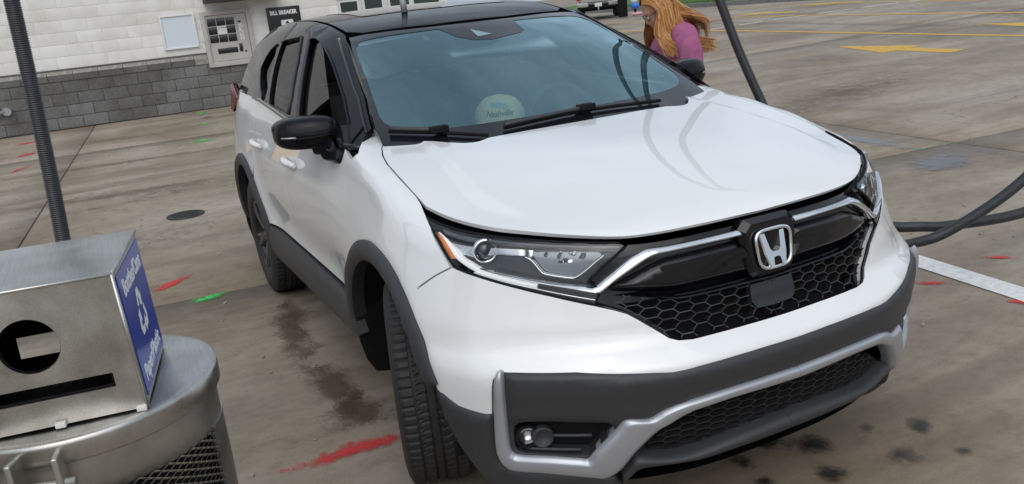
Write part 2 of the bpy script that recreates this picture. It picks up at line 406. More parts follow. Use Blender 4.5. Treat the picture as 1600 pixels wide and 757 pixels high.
DATA = {
 'hood_front': [[0.225,-0.8107],[0.2871,-0.7988],[0.3361,-0.7807],[0.3852,-0.7621],[0.4506,-0.7392],[0.5119,-0.7153],[0.5766,-0.6765],[0.6357,-0.6262],[0.6886,-0.569],[0.7419,-0.4981],[0.7648,-0.4569],[0.7762,-0.4288],[0.7957,-0.3789],[0.8108,-0.3188],[0.821,-0.255],[0.8289,-0.1777],[0.8339,-0.0957],[0.8348,-0.0322],[0.8349,0.0204]],
 'hood_side': [[-0.4268,-0.6813],[-0.3851,-0.7189],[-0.3147,-0.752],[-0.2333,-0.7764],[-0.1407,-0.7923],[-0.029,-0.8002],[0.1006,-0.8044],[0.1693,-0.8053],[0.225,-0.8107]],
 'hood_rear': [[-0.4268,-0.6813],[-0.3544,-0.6305],[-0.2547,-0.5862],[-0.1868,-0.5427],[-0.138,-0.498],[-0.1241,-0.4687],[-0.1242,-0.4431],[-0.1465,-0.3964],[-0.1453,-0.2485],[-0.1418,-0.1409],[-0.1406,-0.0857],[-0.1447,-0.0352]],
 'fender_a': [[-0.4404,0.5412],[-0.4978,0.5368],[-0.5678,0.5362],[-0.5722,0.5245],[-0.5251,0.5027],[-0.4325,0.4741],[-0.3434,0.4412],[-0.3584,0.4216],[-0.4266,0.3944],[-0.4868,0.371],[-0.4937,0.3027],[-0.5012,0.2392],[-0.5291,0.1479],[-0.6417,0.0278]],
 'fender_b': [[-0.4258,0.5356],[-0.3804,0.5093],[-0.3177,0.4878],[-0.2295,0.4672],[-0.1375,0.452],[-0.024,0.4385],[0.1022,0.4241],[0.1706,0.4157],[0.2254,0.4051],[0.2882,0.3886],[0.3517,0.3701],[0.4337,0.3366],[0.4824,0.311],[0.4364,0.2766],[0.3741,0.2292],[0.3561,0.198]],
 'bumper': [[0.8156,0.9008],[0.7889,0.8926],[0.7673,0.886],[0.6755,0.8578],[0.5638,0.8238],[0.4676,0.7912],[0.4223,0.7736],[0.3956,0.7603],[0.371,0.7401],[0.3325,0.7042],[0.3079,0.6815],[0.2878,0.6733],[0.2536,0.6699],[0.1933,0.671],[0.1056,0.6714],[0.0111,0.6704]],
 'bumper_low': [[0.0069,0.6142],[0.0857,0.6162],[0.1664,0.6153],[0.2482,0.6117],[0.285,0.6085],[0.3163,0.6077],[0.3616,0.6154],[0.5212,0.6336],[0.6831,0.6355],[0.6946,0.6299],[0.703,0.6175],[0.7073,0.6002],[0.7182,0.5048],[0.7382,0.5009],[0.7722,0.5059],[0.807,0.5116],[0.8488,0.5343]],
 'bumper_arch': [[0.8653,0.5517],[0.881,0.63],[0.9108,0.6947],[0.945,0.7592],[0.9624,0.7862],[0.93,0.8259],[0.8665,0.872]],
 'headlamp': [[0.9636,1.0229],[0.9377,1.0166],[0.8988,1.009],[0.8342,0.9998],[0.7765,0.9943],[0.7138,0.9891],[0.6576,0.984],[0.5904,0.9766],[0.5272,0.9695],[0.4509,0.9609],[0.3965,0.9552],[0.383,0.9445],[0.4072,0.9231],[0.4347,0.9006],[0.4621,0.8737],[0.4782,0.8577],[0.4559,0.8396],[0.4543,0.8218],[0.4667,0.7952],[0.5086,0.8078],[0.564,0.8262],[0.6195,0.8431],[0.677,0.8604],[0.7307,0.8765],[0.7702,0.8884],[0.7959,0.8973],[0.8155,0.9087],[0.8322,0.9264],[0.8515,0.9492],[0.874,0.9734],[0.9072,0.9956],[0.9387,1.0113]],
 'hl_bezel': [[0.861,0.9819],[0.7942,0.9752],[0.7199,0.9702],[0.6623,0.967],[0.6063,0.9602],[0.6108,0.9352],[0.6584,0.9396],[0.6957,0.9431],[0.7632,0.9335],[0.8142,0.9448]],
 'hl_reflector': [[0.6169,0.9561],[0.5774,0.9564],[0.4968,0.9501],[0.4426,0.9416],[0.4367,0.9271],[0.4623,0.9045],[0.4934,0.8804],[0.5157,0.8715],[0.5724,0.8858],[0.5862,0.895],[0.6007,0.92]],
 'hl_c1': [[0.7328,0.9563]],
 'hl_c2': [[0.7307,0.9583]],
 'grille_top': [[0.3714,0.9547],[0.3268,0.9517],[0.2714,0.9516],[0.2133,0.9528],[0.1428,0.9538],[0.068,0.9537],[0.0099,0.9541],[-0.0401,0.9536]],
 'grille_out': [[0.3817,0.9385],[0.407,0.9186],[0.4332,0.8957],[0.4592,0.8687],[0.4737,0.8551],[0.4527,0.837],[0.4511,0.8201],[0.4637,0.7918],[0.4207,0.7735],[0.3936,0.7601],[0.3686,0.7397],[0.3295,0.703],[0.3039,0.6796],[0.2838,0.6719],[0.248,0.6671],[0.1873,0.6688],[0.0973,0.6692],[0.0023,0.6684]],
 'bar': [[0.3276,0.8842],[0.2924,0.8956],[0.2406,0.8997],[0.1758,0.9027],[0.1026,0.9048],[0.0847,0.8969],[0.0669,0.8403],[0.0555,0.8017],[0.1131,0.8038],[0.1853,0.8037],[0.2494,0.8023],[0.2848,0.8027],[0.3384,0.8112],[0.4195,0.8238],[0.4365,0.8329],[0.418,0.8429],[0.3717,0.8647]],
 'bar_recess': [[0.3099,0.8757],[0.2958,0.8784],[0.2149,0.8833],[0.1088,0.8858],[0.0845,0.8835],[0.07,0.8519],[0.1118,0.8514],[0.2009,0.8492],[0.2668,0.8475],[0.2922,0.8454],[0.3033,0.862]],
 'mesh': [[0.4253,0.8126],[0.3351,0.7934],[0.2807,0.7793],[0.1783,0.7796],[0.0443,0.7786],[-0.0431,0.7763],[-0.0304,0.6905],[-0.0148,0.675],[0.0856,0.6744],[0.1777,0.674],[0.2422,0.6755],[0.274,0.6773],[0.2948,0.6867],[0.3261,0.7159],[0.3655,0.7528],[0.391,0.7726],[0.4125,0.7862]],
 'plate': [[0.066,0.7676],[0.0261,0.7671],[-0.0313,0.7657],[-0.0183,0.6996],[0.0545,0.6999],[0.0687,0.7185]],
 'dark_panel': [[0.0128,0.6159],[0.0906,0.6178],[0.1702,0.6168],[0.251,0.613],[0.2874,0.6097],[0.3184,0.6089],[0.3631,0.6165],[0.5212,0.6349],[0.6784,0.6363],[0.68,0.5702],[0.683,0.5103],[0.6867,0.441],[0.6862,0.3887],[0.6818,0.3734],[0.6719,0.3673],[0.6101,0.3637],[0.5133,0.352],[0.4238,0.4748],[0.3723,0.468],[0.3413,0.4874],[0.3091,0.4991],[0.2652,0.5083],[0.1718,0.5165],[0.0474,0.5162],[-0.0118,0.5151]],
 'fog_recess': [[0.672,0.4681],[0.6499,0.4845],[0.5857,0.4882],[0.4626,0.4762],[0.4428,0.4563],[0.5082,0.3679],[0.6091,0.3752],[0.6646,0.3793],[0.6746,0.3985]],
 'fog': [[0.645,0.4241]],
 'fog2': [[0.61,0.4198]],
 'fogbar': [[0.5908,0.434],[0.4987,0.4313]],
 'fogbar2': [[0.6646,0.3952],[0.6384,0.3878],[0.5255,0.384]],
 'low_mesh': [[0.3929,0.3284],[0.364,0.37],[0.3303,0.4024],[0.2946,0.4265],[0.247,0.4468],[0.1488,0.4561],[0.0123,0.4491],[-0.0626,0.445],[-0.0996,0.3117],[-0.008,0.3157],[0.1347,0.307],[0.2246,0.2958],[0.2799,0.2943],[0.3424,0.3044]],
 'corner_clad': [[0.8711,0.5484],[0.8425,0.5389],[0.8025,0.5143],[0.7686,0.5082],[0.7353,0.5029],[0.7149,0.5066],[0.7233,0.3948],[0.7185,0.3463],[0.7101,0.3271],[0.6949,0.3129],[0.6679,0.308],[0.6007,0.3038],[0.5054,0.2838],[0.4734,0.2766],[0.4528,0.2774],[0.4379,0.2472],[0.4542,0.1725],[0.5577,0.107],[0.7221,0.1565],[0.7689,0.2411],[0.7993,0.315],[0.8363,0.3824],[0.8626,0.463]],
 'ws_edge': [[-0.0184,1.5264],[-0.1905,1.5409],[-0.3967,1.5418],[-0.512,1.5389],[-0.5838,1.5327],[-0.6129,1.4857],[-0.6385,1.4305],[-0.6853,1.3124],[-0.7201,1.2301],[-0.7336,1.198]],
 'frit': [[0.126,1.4776],[-0.0297,1.4743],[-0.1095,1.4789],[-0.1325,1.4887],[-0.1634,1.5053],[-0.1844,1.5195],[-0.2108,1.5284],[-0.3198,1.5273],[-0.4083,1.5257],[-0.4982,1.5201],[-0.545,1.514],[-0.5759,1.5035],[-0.5946,1.489],[-0.6122,1.4587],[-0.6246,1.4261],[-0.6624,1.3255],[-0.6915,1.2389],[-0.69,1.2217],[-0.673,1.2072],[-0.646,1.197],[-0.6169,1.1896],[-0.5282,1.1827],[-0.383,1.1801],[-0.1724,1.1795],[0.0392,1.1812]],
 'side_a': [[-0.4083,0.4311],[-0.4326,0.473],[-0.4561,0.4976],[-0.4589,0.5172],[-0.5889,0.5541],[-0.6563,0.5735],[-0.9136,0.6228],[-1.0873,0.6519],[-1.1772,0.666]],
 'wiper_r': [[-0.697,1.185],[-0.619,1.1746],[-0.5358,1.1632],[-0.453,1.1494],[-0.3734,1.1356]],
 'wiper_l': [[-0.2987,1.1497],[-0.1655,1.1556],[-0.0492,1.1597],[0.0699,1.1617],[0.1893,1.1594],[0.3123,1.1544],[0.4301,1.1488]],
 'wing_u': [[0.7372,0.9058],[0.6717,0.8905],[0.5943,0.8717],[0.5348,0.8582],[0.4851,0.8482],[0.4647,0.8445],[0.4381,0.8636],[0.4081,0.8863],[0.3777,0.9085],[0.3536,0.9212],[0.3322,0.9304],[0.2864,0.9307],[0.2326,0.9318],[0.1671,0.9334],[0.0882,0.9347]],
 'wing_l': [[0.7357,0.9005],[0.6721,0.8801],[0.595,0.8603],[0.5356,0.846],[0.495,0.8334],[0.4575,0.8226],[0.4391,0.831],[0.4138,0.8517],[0.3776,0.875],[0.3423,0.897],[0.315,0.9082],[0.2863,0.9109],[0.2339,0.913],[0.1682,0.9141],[0.0848,0.9132]],
 'drl_u': [[0.8736,0.9926],[0.8437,0.9788],[0.8163,0.958],[0.7969,0.9367],[0.7715,0.9213],[0.738,0.904],[0.6749,0.8824],[0.5963,0.8609]],
 'drl_l': [[0.8893,0.9939],[0.8627,0.9805],[0.8365,0.9532],[0.8145,0.9268],[0.7829,0.9065],[0.7454,0.8896],[0.6787,0.8702],[0.6,0.8496]],
 'amber_u': [[0.9285,1.0025],[0.8881,0.9918],[0.8648,0.9804],[0.8383,0.9514],[0.8186,0.9264]],
 'amber_l': [[0.9421,1.0045],[0.9179,0.9951],[0.888,0.9778],[0.8553,0.9465],[0.8331,0.9232]],
 'rib1_u': [[0.7564,0.8939],[0.6738,0.8684],[0.5963,0.8479],[0.4639,0.8099]],
 'rib1_l': [[0.7567,0.8875],[0.6741,0.8623],[0.5966,0.8417],[0.466,0.8032]],
 'htop_u': [[0.8766,1.0029],[0.8364,0.9967],[0.7771,0.9902],[0.7143,0.9852],[0.6581,0.98],[0.5909,0.9726],[0.5275,0.9654],[0.451,0.9568],[0.3936,0.95]],
 'htop_l': [[0.8729,0.9986],[0.8264,0.9908],[0.7683,0.9836],[0.7096,0.9788],[0.6562,0.9721],[0.5906,0.9631],[0.528,0.957],[0.4523,0.948],[0.3982,0.9405]],
 'acc_u': [[0.6242,0.9371],[0.6116,0.9301],[0.6025,0.9196],[0.5866,0.8964],[0.5747,0.8878],[0.5187,0.8741],[0.508,0.8742],[0.4922,0.8827],[0.4615,0.9072],[0.4349,0.9298]],
 'acc_l': [[0.626,0.9313],[0.6151,0.9234],[0.6076,0.9137],[0.5917,0.8902],[0.5782,0.8802],[0.5208,0.8663],[0.5055,0.867],[0.4881,0.8772],[0.4589,0.9017],[0.434,0.9239]],
 'lip_u': [[0.3337,0.8011],[0.285,0.7881],[0.2499,0.7841],[0.1857,0.7835],[0.1132,0.7834],[-0.0093,0.7806]],
 'lip_l': [[0.337,0.799],[0.2856,0.782],[0.2508,0.7754],[0.1868,0.7747],[0.1144,0.7745],[-0.0078,0.7715]],
 'sil_u': [[0.678,0.6386],[0.6769,0.6135],[0.6785,0.5705],[0.681,0.515],[0.6844,0.4417],[0.6841,0.3939],[0.6782,0.3789],[0.6641,0.3721],[0.5945,0.3695],[0.5313,0.3612],[0.5118,0.3587],[0.495,0.3855],[0.4684,0.4216],[0.4437,0.4558],[0.4238,0.4826],[0.3737,0.4772],[0.3431,0.4955],[0.3085,0.5095],[0.268,0.5165],[0.1761,0.5251],[0.0538,0.5253],[-0.024,0.522]],
 'sil_l': [[0.6894,0.6358],[0.6989,0.6178],[0.7042,0.5728],[0.7116,0.5103],[0.7199,0.3991],[0.7145,0.3545],[0.7023,0.3299],[0.6809,0.3176],[0.5995,0.3123],[0.5052,0.2931],[0.4708,0.286],[0.4385,0.3095],[0.4066,0.3658],[0.3758,0.4058],[0.3513,0.4322],[0.3255,0.4535],[0.2996,0.4709],[0.2821,0.4785],[0.2645,0.4847],[0.1746,0.4949],[0.0505,0.4908],[-0.0282,0.4879]],
 'llip_u': [[0.4345,0.298],[0.4182,0.323],[0.402,0.3462],[0.3522,0.334],[0.2942,0.3258],[0.2435,0.3293],[0.1601,0.341],[0.028,0.3498],[-0.0645,0.3471]],
 'llip_l': [[0.4373,0.2459],[0.4182,0.2777],[0.3933,0.3047],[0.3425,0.3088],[0.2929,0.305],[0.2409,0.3003],[0.1551,0.3039],[0.0178,0.3017],[-0.0777,0.2988]],
 'win_front': [[-1.47,1.5375],[-1.4261,1.5441],[-1.371,1.5435],[-1.2893,1.53],[-1.1682,1.494],[-1.0255,1.4365],[-0.8675,1.3633],[-0.7469,1.3059],[-0.6041,1.2306],[-0.4791,1.1579],[-0.6217,1.1839],[-1.1554,1.2086],[-1.2343,1.3013],[-1.3493,1.4253]],
 'win_rear': [[-2.1598,1.5309],[-2.0241,1.5414],[-1.8705,1.5483],[-1.6908,1.553],[-1.5325,1.4443],[-1.409,1.2925],[-1.3865,1.2144],[-1.6471,1.2206],[-1.928,1.2314],[-1.9678,1.2642],[-2.1002,1.4225]],
 'win_quarter': [[-2.2549,1.5164],[-2.3607,1.4947],[-2.4305,1.4536],[-2.4761,1.3877],[-2.3648,1.333],[-2.2614,1.2864],[-2.1384,1.244],[-2.0718,1.241],[-2.079,1.3008],[-2.1307,1.3832],[-2.2166,1.4791]],
 'winh_front': [[-1.47,0.6218],[-1.4261,0.6249],[-1.371,0.6257],[-1.2893,0.6232],[-1.1682,0.613],[-1.0255,0.5943],[-0.8675,0.5659],[-0.7469,0.5409],[-0.6041,0.5009],[-0.4791,0.4554],[-0.6217,0.4501],[-1.1554,0.4522],[-1.2343,0.5031],[-1.3493,0.5673]],
 'winh_rear': [[-2.1598,0.6231],[-2.0241,0.6272],[-1.8705,0.6293],[-1.6908,0.6303],[-1.5325,0.5778],[-1.409,0.4994],[-1.3865,0.4566],[-1.6471,0.4617],[-1.928,0.4695],[-1.9678,0.4878],[-2.1002,0.5708]],
 'winh_quarter': [[-2.2549,0.617],[-2.3607,0.6077],[-2.4305,0.5891],[-2.4761,0.5574],[-2.3648,0.5274],[-2.2614,0.5017],[-2.1384,0.4779],[-2.0718,0.4758],[-2.079,0.5082],[-2.1307,0.5513],[-2.2166,0.5991]],
 'sail': [[-0.5996,0.4272],[-0.4382,0.4418],[-0.3009,0.4545],[-0.2216,0.4513],[-0.1478,0.4401],[-0.102,0.428],[-0.1395,0.4156],[-0.2393,0.4133],[-0.4511,0.4052],[-0.6219,0.3988]],
}
# ------------------------------------------------------------------ the lot
def gz(x, y):
    f = lambda x, y: (.0243*(.5*((-x-3.4)+np.sqrt((x+3.4)**2+2.25))-.5*((-x-15.5)+np.sqrt((x+15.5)**2+2.25)))
                      + .028*(.5*((y-7)+np.sqrt((y-7)**2+4.))-.5*((y-16)+np.sqrt((y-16)**2+4.))))
    return f(np.asarray(x, float), np.asarray(y, float))-f(0., 0.)
LC, LS = .9968, -.0797
def lot(xp, yp): return (xp*LC-yp*LS, xp*LS+yp*LC)
def concrete(name, tint=1.0, brown=1.0):
    m = mat(name, (.3, .27, .24), .8); t, n, L_, b = nodes(m)
    g = t.nodes.new('ShaderNodeNewGeometry'); pos = g.outputs['Position']
    def mp_(s, r=0.):
        q = t.nodes.new('ShaderNodeMapping'); q.inputs['Scale'].default_value = s; q.inputs['Rotation'].default_value = (0, 0, r); t.links.new(pos, q.inputs['Vector']); return q.outputs[0]
    big = noise(t, .45, 7, .62, mp_((1, 1, 1)), .6); streak = noise(t, .8, 8, .68, mp_((1.8, .32, 1), .10), .8)
    fine = noise(t, 14, 8, .7, mp_((1, .6, 1))); grit = noise(t, 85, 5, .8, pos)
    spots = noise(t, 5.5, 5, .6, mp_((1, 1, 1)), .3)
    k = tint
    base = ramp(t, big.outputs['Fac'], [(.30, (.215*k, .165*k, .112*k)), (.45, (.31*k, .258*k, .197*k)), (.60, (.39*k, .338*k, .275*k)), (.80, (.46*k, .415*k, .355*k))])
    st = ramp(t, streak.outputs['Fac'], [(.32, (.55, .48, .40)), (.52, (.95, .93, .90)), (.74, (1.16, 1.16, 1.15))])
    c = mixc(t, .85*brown, base.outputs[0], st.outputs[0], 'MULTIPLY')
    fr = ramp(t, fine.outputs['Fac'], [(.28, (.68, .67, .66)), (.5, (1, 1, 1)), (.75, (1.16, 1.16, 1.16))]); c = mixc(t, .8, c, fr.outputs[0], 'MULTIPLY')
    sp = ramp(t, spots.outputs['Fac'], [(.20, (.30, .26, .22)), (.31, (1, 1, 1))]); c = mixc(t, .75, c, sp.outputs[0], 'MULTIPLY')
    gr = ramp(t, grit.outputs['Fac'], [(.28, (.45, .45, .45)), (.46, (1, 1, 1)), (.60, (1.02, 1.02, 1.02)), (.76, (1.5, 1.5, 1.5))]); c = mixc(t, .7, c, gr.outputs[0], 'MULTIPLY')
    # thin wandering cracks
    vo = t.nodes.new('ShaderNodeTexVoronoi'); vo.feature = 'DISTANCE_TO_EDGE'; vo.inputs['Scale'].default_value = .27
    dn = noise(t, 1.3, 5, .6, pos); va = t.nodes.new('ShaderNodeVectorMath'); va.operation = 'ADD'; t.links.new(pos, va.inputs[0]); t.links.new(dn.outputs['Color'], va.inputs[1]); t.links.new(va.outputs[0], vo.inputs['Vector'])
    ck = ramp(t, vo.outputs['Distance'], [(.0, (.42, .40, .38)), (.0045, (1, 1, 1))]); msk = ramp(t, noise(t, .35, 2, .5, pos).outputs['Fac'], [(.5, (0, 0, 0)), (.6, (1, 1, 1))])
    c = mixc(t, math_(t, 'MULTIPLY', msk.outputs[0], .8), c, mixc(t, 1.0, c, ck.outputs[0], 'MULTIPLY'))
    L_(c, b.inputs['Base Color'])
    damp = ramp(t, streak.outputs['Fac'], [(.30, (.42, .42, .42)), (.50, (.78, .78, .78))]); L_(damp.outputs[0], b.inputs['Roughness'])
    h = math_(t, 'ADD', math_(t, 'MULTIPLY', fine.outputs['Fac'], .6), grit.outputs['Fac']); bump(t, b, h, .35, .004)
    return m
M_CONC = concrete('lot_concrete', .86); M_JOINT = grainy(mat('joint_dirt', (.022, .019, .016), .95), .3, 30)
def sheet(x0, x1, y0, y1, nx, ny, dz=0., warp=lot, zf=None):
    X = np.linspace(x0, x1, nx+1); Y = np.linspace(y0, y1, ny+1); vs = []
    for a in X:
        for c in Y:
            x, y = warp(a, c) if warp else (a, c); vs.append((x, y, float(gz(x, y))+dz))
    fs = [(i*(ny+1)+j, (i+1)*(ny+1)+j, (i+1)*(ny+1)+j+1, i*(ny+1)+j+1) for i in range(nx) for j in range(ny)]
    return vs, fs
# ground base: graded sheet out to the horizon
def graded(lo, hi, near, k):
    a = [0.]; s = near
    while a[-1] < hi: a.append(a[-1]+s); s *= k
    c = [0.]; s = near
    while c[-1] > lo: c.append(c[-1]-s); s *= k
    return np.array(sorted(set(c+a)))
X = graded(-320, 320, 1.2, 1.09); Y = graded(-320, 320, 1.2, 1.09)
vs = [(x, y, float(gz(max(x, -30.), min(y, 24.)))-.035) for x in X for y in Y]; ny = len(Y)
fs = [(i*ny+j, (i+1)*ny+j, (i+1)*ny+j+1, i*ny+j+1) for i in range(len(X)-1) for j in range(ny-1)]
mb = MB().add(vs, fs, True); ground = mb.build('ground', concrete('outer_concrete', .78, .6), fix=False); tag(ground, kind='structure')
# the joints' dirt bed and the poured slabs
GX = [-26.12, -18.32, -10.52, -2.72, 5.08, 12.88]; GY = [-18.54, -10.74, -2.94, 4.86, 12.66, 20.46]
mb = MB()
for i in range(len(GX)-1):
    for j in range(len(GY)-1):
        if GX[i+1] < -12 and GY[j+1] < 6: continue
vs, fs = sheet(GX[0], GX[-1], GY[0], GY[-1], 120, 120, -.022); bed = MB().add(vs, fs, True).build('joint_bed', M_JOINT, ground, fix=False)
for i in range(len(GX)-1):
    for j in range(len(GY)-1):
        g = .009
        vs, fs = sheet(GX[i]+g, GX[i+1]-g, GY[j]+g, GY[j+1]-g, 14, 14); mb = MB().add(vs, fs, True); n = 15
        top = len(mb.v); rim = [k*n for k in range(n)]+[(n-1)*n+k for k in range(1, n)]+[k*n+n-1 for k in range(n-2, -1, -1)]+[k for k in range(n-2, 0, -1)]
        lowv = [(mb.v[k][0], mb.v[k][1], mb.v[k][2]-.05) for k in rim]; m_ = len(rim); base = len(mb.v); mb.v += lowv
        for q in range(m_): mb.f.append((rim[q], rim[(q+1) % m_], base+(q+1) % m_, base+q)); mb.sm.append(False)
        mb.build('concrete_slab', M_CONC, ground)
# ---- thin painted marks, each lying 4 mm above the slab
def flat(name, poly, m, dz=.004, label=None, cat=None, group=None, step=.6, parent=None):
    pts = densify(poly, step); vs2 = [Vector((float(p[0]), float(p[1]))) for p in pts]
    A = np.array(pts); lo, hi = A.min(0), A.max(0); G = np.stack(np.meshgrid(np.arange(lo[0]+step/2, hi[0], step), np.arange(lo[1]+step/2, hi[1], step)), -1).reshape(-1, 2)
    if len(G): G = G[inside(G, pts)]
    if len(G): G = G[segdist(G, [pts]) > step*.3]
    V, E_, F, *_ = geometry.delaunay_2d_cdt(vs2+[Vector((float(p[0]), float(p[1]))) for p in G], [(i, (i+1) % len(pts)) for i in range(len(pts))], [], 1, 1e-6)
    mb = MB().add([(p.x, p.y, float(gz(p.x, p.y))+dz) for p in V], [tuple(f) for f in F])
    me = mb.mesh(name)
    if me.polygons and me.polygons[0].normal.z < 0: me.flip_normals()
    o = link(name, me, m, parent); return tag(o, label, cat, group)
def worn(name, col, rough=.6, wear=.45, scale=6., edge=None, glow=0.):
    """paint that has worn through in places: noise-cut alpha"""
    m = mat(name, col, rough); t, n, L_, b = nodes(m); g = t.nodes.new('ShaderNodeNewGeometry')
    a = noise(t, scale, 8, .7, g.outputs['Position']); r = ramp(t, a.outputs['Fac'], [(wear-.06, (0, 0, 0)), (wear+.06, (1, 1, 1))])
    L_(r.outputs[0], b.inputs['Alpha']); c2 = noise(t, 25, 4, .6, g.outputs['Position'])
    cc = ramp(t, c2.outputs['Fac'], [(.3, tuple(x*.78 for x in col)), (.7, tuple(min(1, x*1.1) for x in col))]); L_(cc.outputs[0], b.inputs['Base Color']); return m
M_YEL = worn('yellow_road_paint', (.62, .36, .035), .6, .33, 5.); M_WHT = worn('white_road_paint', (.72, .72, .70), .6, .30, 7.)
def strip(a, b, w, **kw):
    a, b = np.array(a, float), np.array(b, float); d = (b-a)/np.linalg.norm(b-a); n = np.array((-d[1], d[0]))*w/2
    return flat(poly=[tuple(a+n), tuple(a-n), tuple(b-n), tuple(b+n)], **kw)
strip((-24, 12.6), (9, 11.75), .14, name='lane_line', m=M_YEL, label='nearest long yellow lane line across the lot behind the woman', cat='lane line', group='yellow lane lines')
strip((-24, 15.28), (6, 15.6), .14, name='lane_line', m=M_YEL, label='middle long yellow lane line between two rows of yellow arrows', cat='lane line', group='yellow lane lines')
strip((-28, 20.2), (-6, 18.1), .13, name='lane_line', m=M_YEL, label='farthest yellow lane line, at the top edge near the grass', cat='lane line', group='yellow lane lines')
for k, (a, b) in enumerate((((-15.0, 12.0), (-14.85, 13.0)), ((-14.78, 13.4), (-14.7, 14.1)), ((-14.66, 14.4), (-14.52, 15.4)), ((-14.48, 15.75), (-14.34, 16.9)), ((-14.3, 17.2), (-14.15, 18.4)), ((-14.1, 18.8), (-14.0, 20.0)))):
    strip(a, b, .10, name='dash_mark', m=M_WHT, label=('white dash %s of the broken line crossing the yellow lanes' % ('nearest the woman', 'second from the woman', 'third from the woman', 'fourth from the woman', 'fifth from the woman', 'farthest from the woman')[k]), cat='line mark', group='white dashes of the broken line')
def arrow(tip, back, w, hl, shaft, label):
    tip, back = np.array(tip, float), np.array(back, float); d = (back-tip); Ln = np.linalg.norm(d); d /= Ln; n = np.array((-d[1], d[0]))
    h = tip+d*hl
    flat('lane_arrow', [tuple(tip), tuple(h+n*w), tuple(h+n*shaft), tuple(back+n*shaft), tuple(back-n*shaft), tuple(h-n*shaft), tuple(h-n*w)], M_YEL, label=label, cat='arrow', group='yellow lane arrows')
arrow((-8.85, 10.5), (-6.33, 10.42), .44, 1.5, .17, 'large yellow arrow painted in the lane nearest the hood')
arrow((-8.25, 13.62), (-5.7, 13.6), .44, 1.5, .17, 'yellow arrow cut by the right edge of the photo')
arrow((-18.5, 16.4), (-15.9, 16.45), .44, 1.45, .17, 'small yellow arrow in the far lane above the leaning hose')
arrow((-19.1, 19.6), (-16.4, 19.6), .44, 1.45, .17, 'farthest yellow arrow at the top edge of the photo')
strip((-3.2, 2.55), (4.5, 1.67), .155, name='stall_line', m=M_WHT, dz=.005, label='white stall line on the concrete right of the front bumper', cat='line mark')
# spray paint and stains
def blob(c, a, b, rot=0., n=22, rag=.25, seed=0):
    rr = random.Random(seed); pts = []
    for k in range(n):
        t = 2*math.pi*k/n; q = 1+rag*(rr.random()-.5)*2; x, y = a*math.cos(t)*q, b*math.sin(t)*q
        pts.append((c[0]+x*math.cos(rot)-y*math.sin(rot), c[1]+x*math.sin(rot)+y*math.cos(rot)))
    return pts
def spray(name, col, wear=.46, soft=.2, amax=.92, nscale=30.):
    m = mat(name, col, .75); t, n, L_, b = nodes(m); g = t.nodes.new('ShaderNodeNewGeometry')
    uv = t.nodes.new('ShaderNodeAttribute'); uv.attribute_name = 'edge'
    a = noise(t, nscale, 8, .75, g.outputs['Position']); a2 = noise(t, 7, 4, .6, g.outputs['Position'])
    s = math_(t, 'ADD', math_(t, 'MULTIPLY', uv.outputs['Fac'], .75), math_(t, 'MULTIPLY', math_(t, 'SUBTRACT', math_(t, 'ADD', a.outputs['Fac'], a2.outputs['Fac']), 1.0), 1.1))
    r = ramp(t, s, [(max(0, wear-.24), (0, 0, 0)), (min(1, wear-.24+soft*1.6), (amax, amax, amax))]); L_(r.outputs[0], b.inputs['Alpha']); return m
def sprayed(c, a, b, rot, m, label, cat='paint mark', group=None, name='paint_mark', seed=0, dz=.005):
    """an elliptical patch with an edge attribute (1 inside, 0 at the rim) that the paint's ragged alpha follows"""
    vs = []; fs = []; N = 28; rings = 6; ed = []
    for i in range(rings+1):
        q = i/rings
        for k in range(N):
            t = 2*math.pi*k/N; x, y = a*q*math.cos(t), b*q*math.sin(t); X_, Y_ = c[0]+x*math.cos(rot)-y*math.sin(rot), c[1]+x*math.sin(rot)+y*math.cos(rot)
            vs.append((X_, Y_, float(gz(X_, Y_))+dz)); ed.append(1-q)
    for i in range(rings):
        for k in range(N): fs.append((i*N+k, (i+1)*N+k, (i+1)*N+(k+1) % N, i*N+(k+1) % N))
    me = MB().add(vs, fs).mesh(name); at = me.attributes.new('edge', 'FLOAT', 'POINT'); at.data.foreach_set('value', ed)
    return tag(link(name, me, m), label, cat, group)
M_RED = spray('red_spray', (.58, .035, .04), .40, .26, .92); M_RED2 = spray('faded_red_spray', (.55, .16, .14), .62, .5); M_GRN = spray('green_spray', (.06, .58, .12), .42, .3, .9)
M_GRN2 = spray('faded_green_spray', (.16, .5, .18), .5, .4)
RG, GG = 'red utility marks', 'green utility marks'
sprayed((-.32, -1.08), .075, .34, -.05, M_RED, 'bold red spray stroke on the concrete beside the front tyre', group=RG)
sprayed((-3.30, -1.46), .24, .07, 2.3, M_RED, 'red spray stroke just past the corner of the recycling bin', group=RG)
sprayed((-2.79, -1.28), .07, .17, .3, M_GRN, 'small green spray mark on the joint near the rear tyre', group=GG)
sprayed((-2.75, -.6), .02, .45, .07, M_GRN2, 'thin faded green line along the joint by the rear tyre', group=GG)
sprayed((-.17, 2.56), .035, .12, -.9, M_RED, 'red dash right of the white stall line, upper one', group=RG)
sprayed((.02, 2.68), .04, .14, -.9, M_RED, 'red dash at the right edge above the white stall line', group=RG)
sprayed((-.13, 2.0), .04, .10, -.7, M_RED, 'red dash below the white stall line beside the bumper', group=RG)
sprayed((.29, 2.06), .04, .10, -.9, M_RED, 'red dash at the right edge below the white stall line', group=RG)
sprayed((-2.36, 4.78), .045, .32, -.07, M_GRN2, 'green spray along the joint where two slab lines meet, right of the hood', group=GG)
sprayed((-13.65, -.06), .40, .10, 0., M_GRN, 'farthest green mark in front of the block wall', group=GG)
sprayed((-12.0, -.2), .16, .17, .3, M_GRN, 'green mark second from the block wall', group=GG); sprayed((-10.1, -.47), .2, .2, .4, M_GRN, 'green mark farthest from the block wall', group=GG)
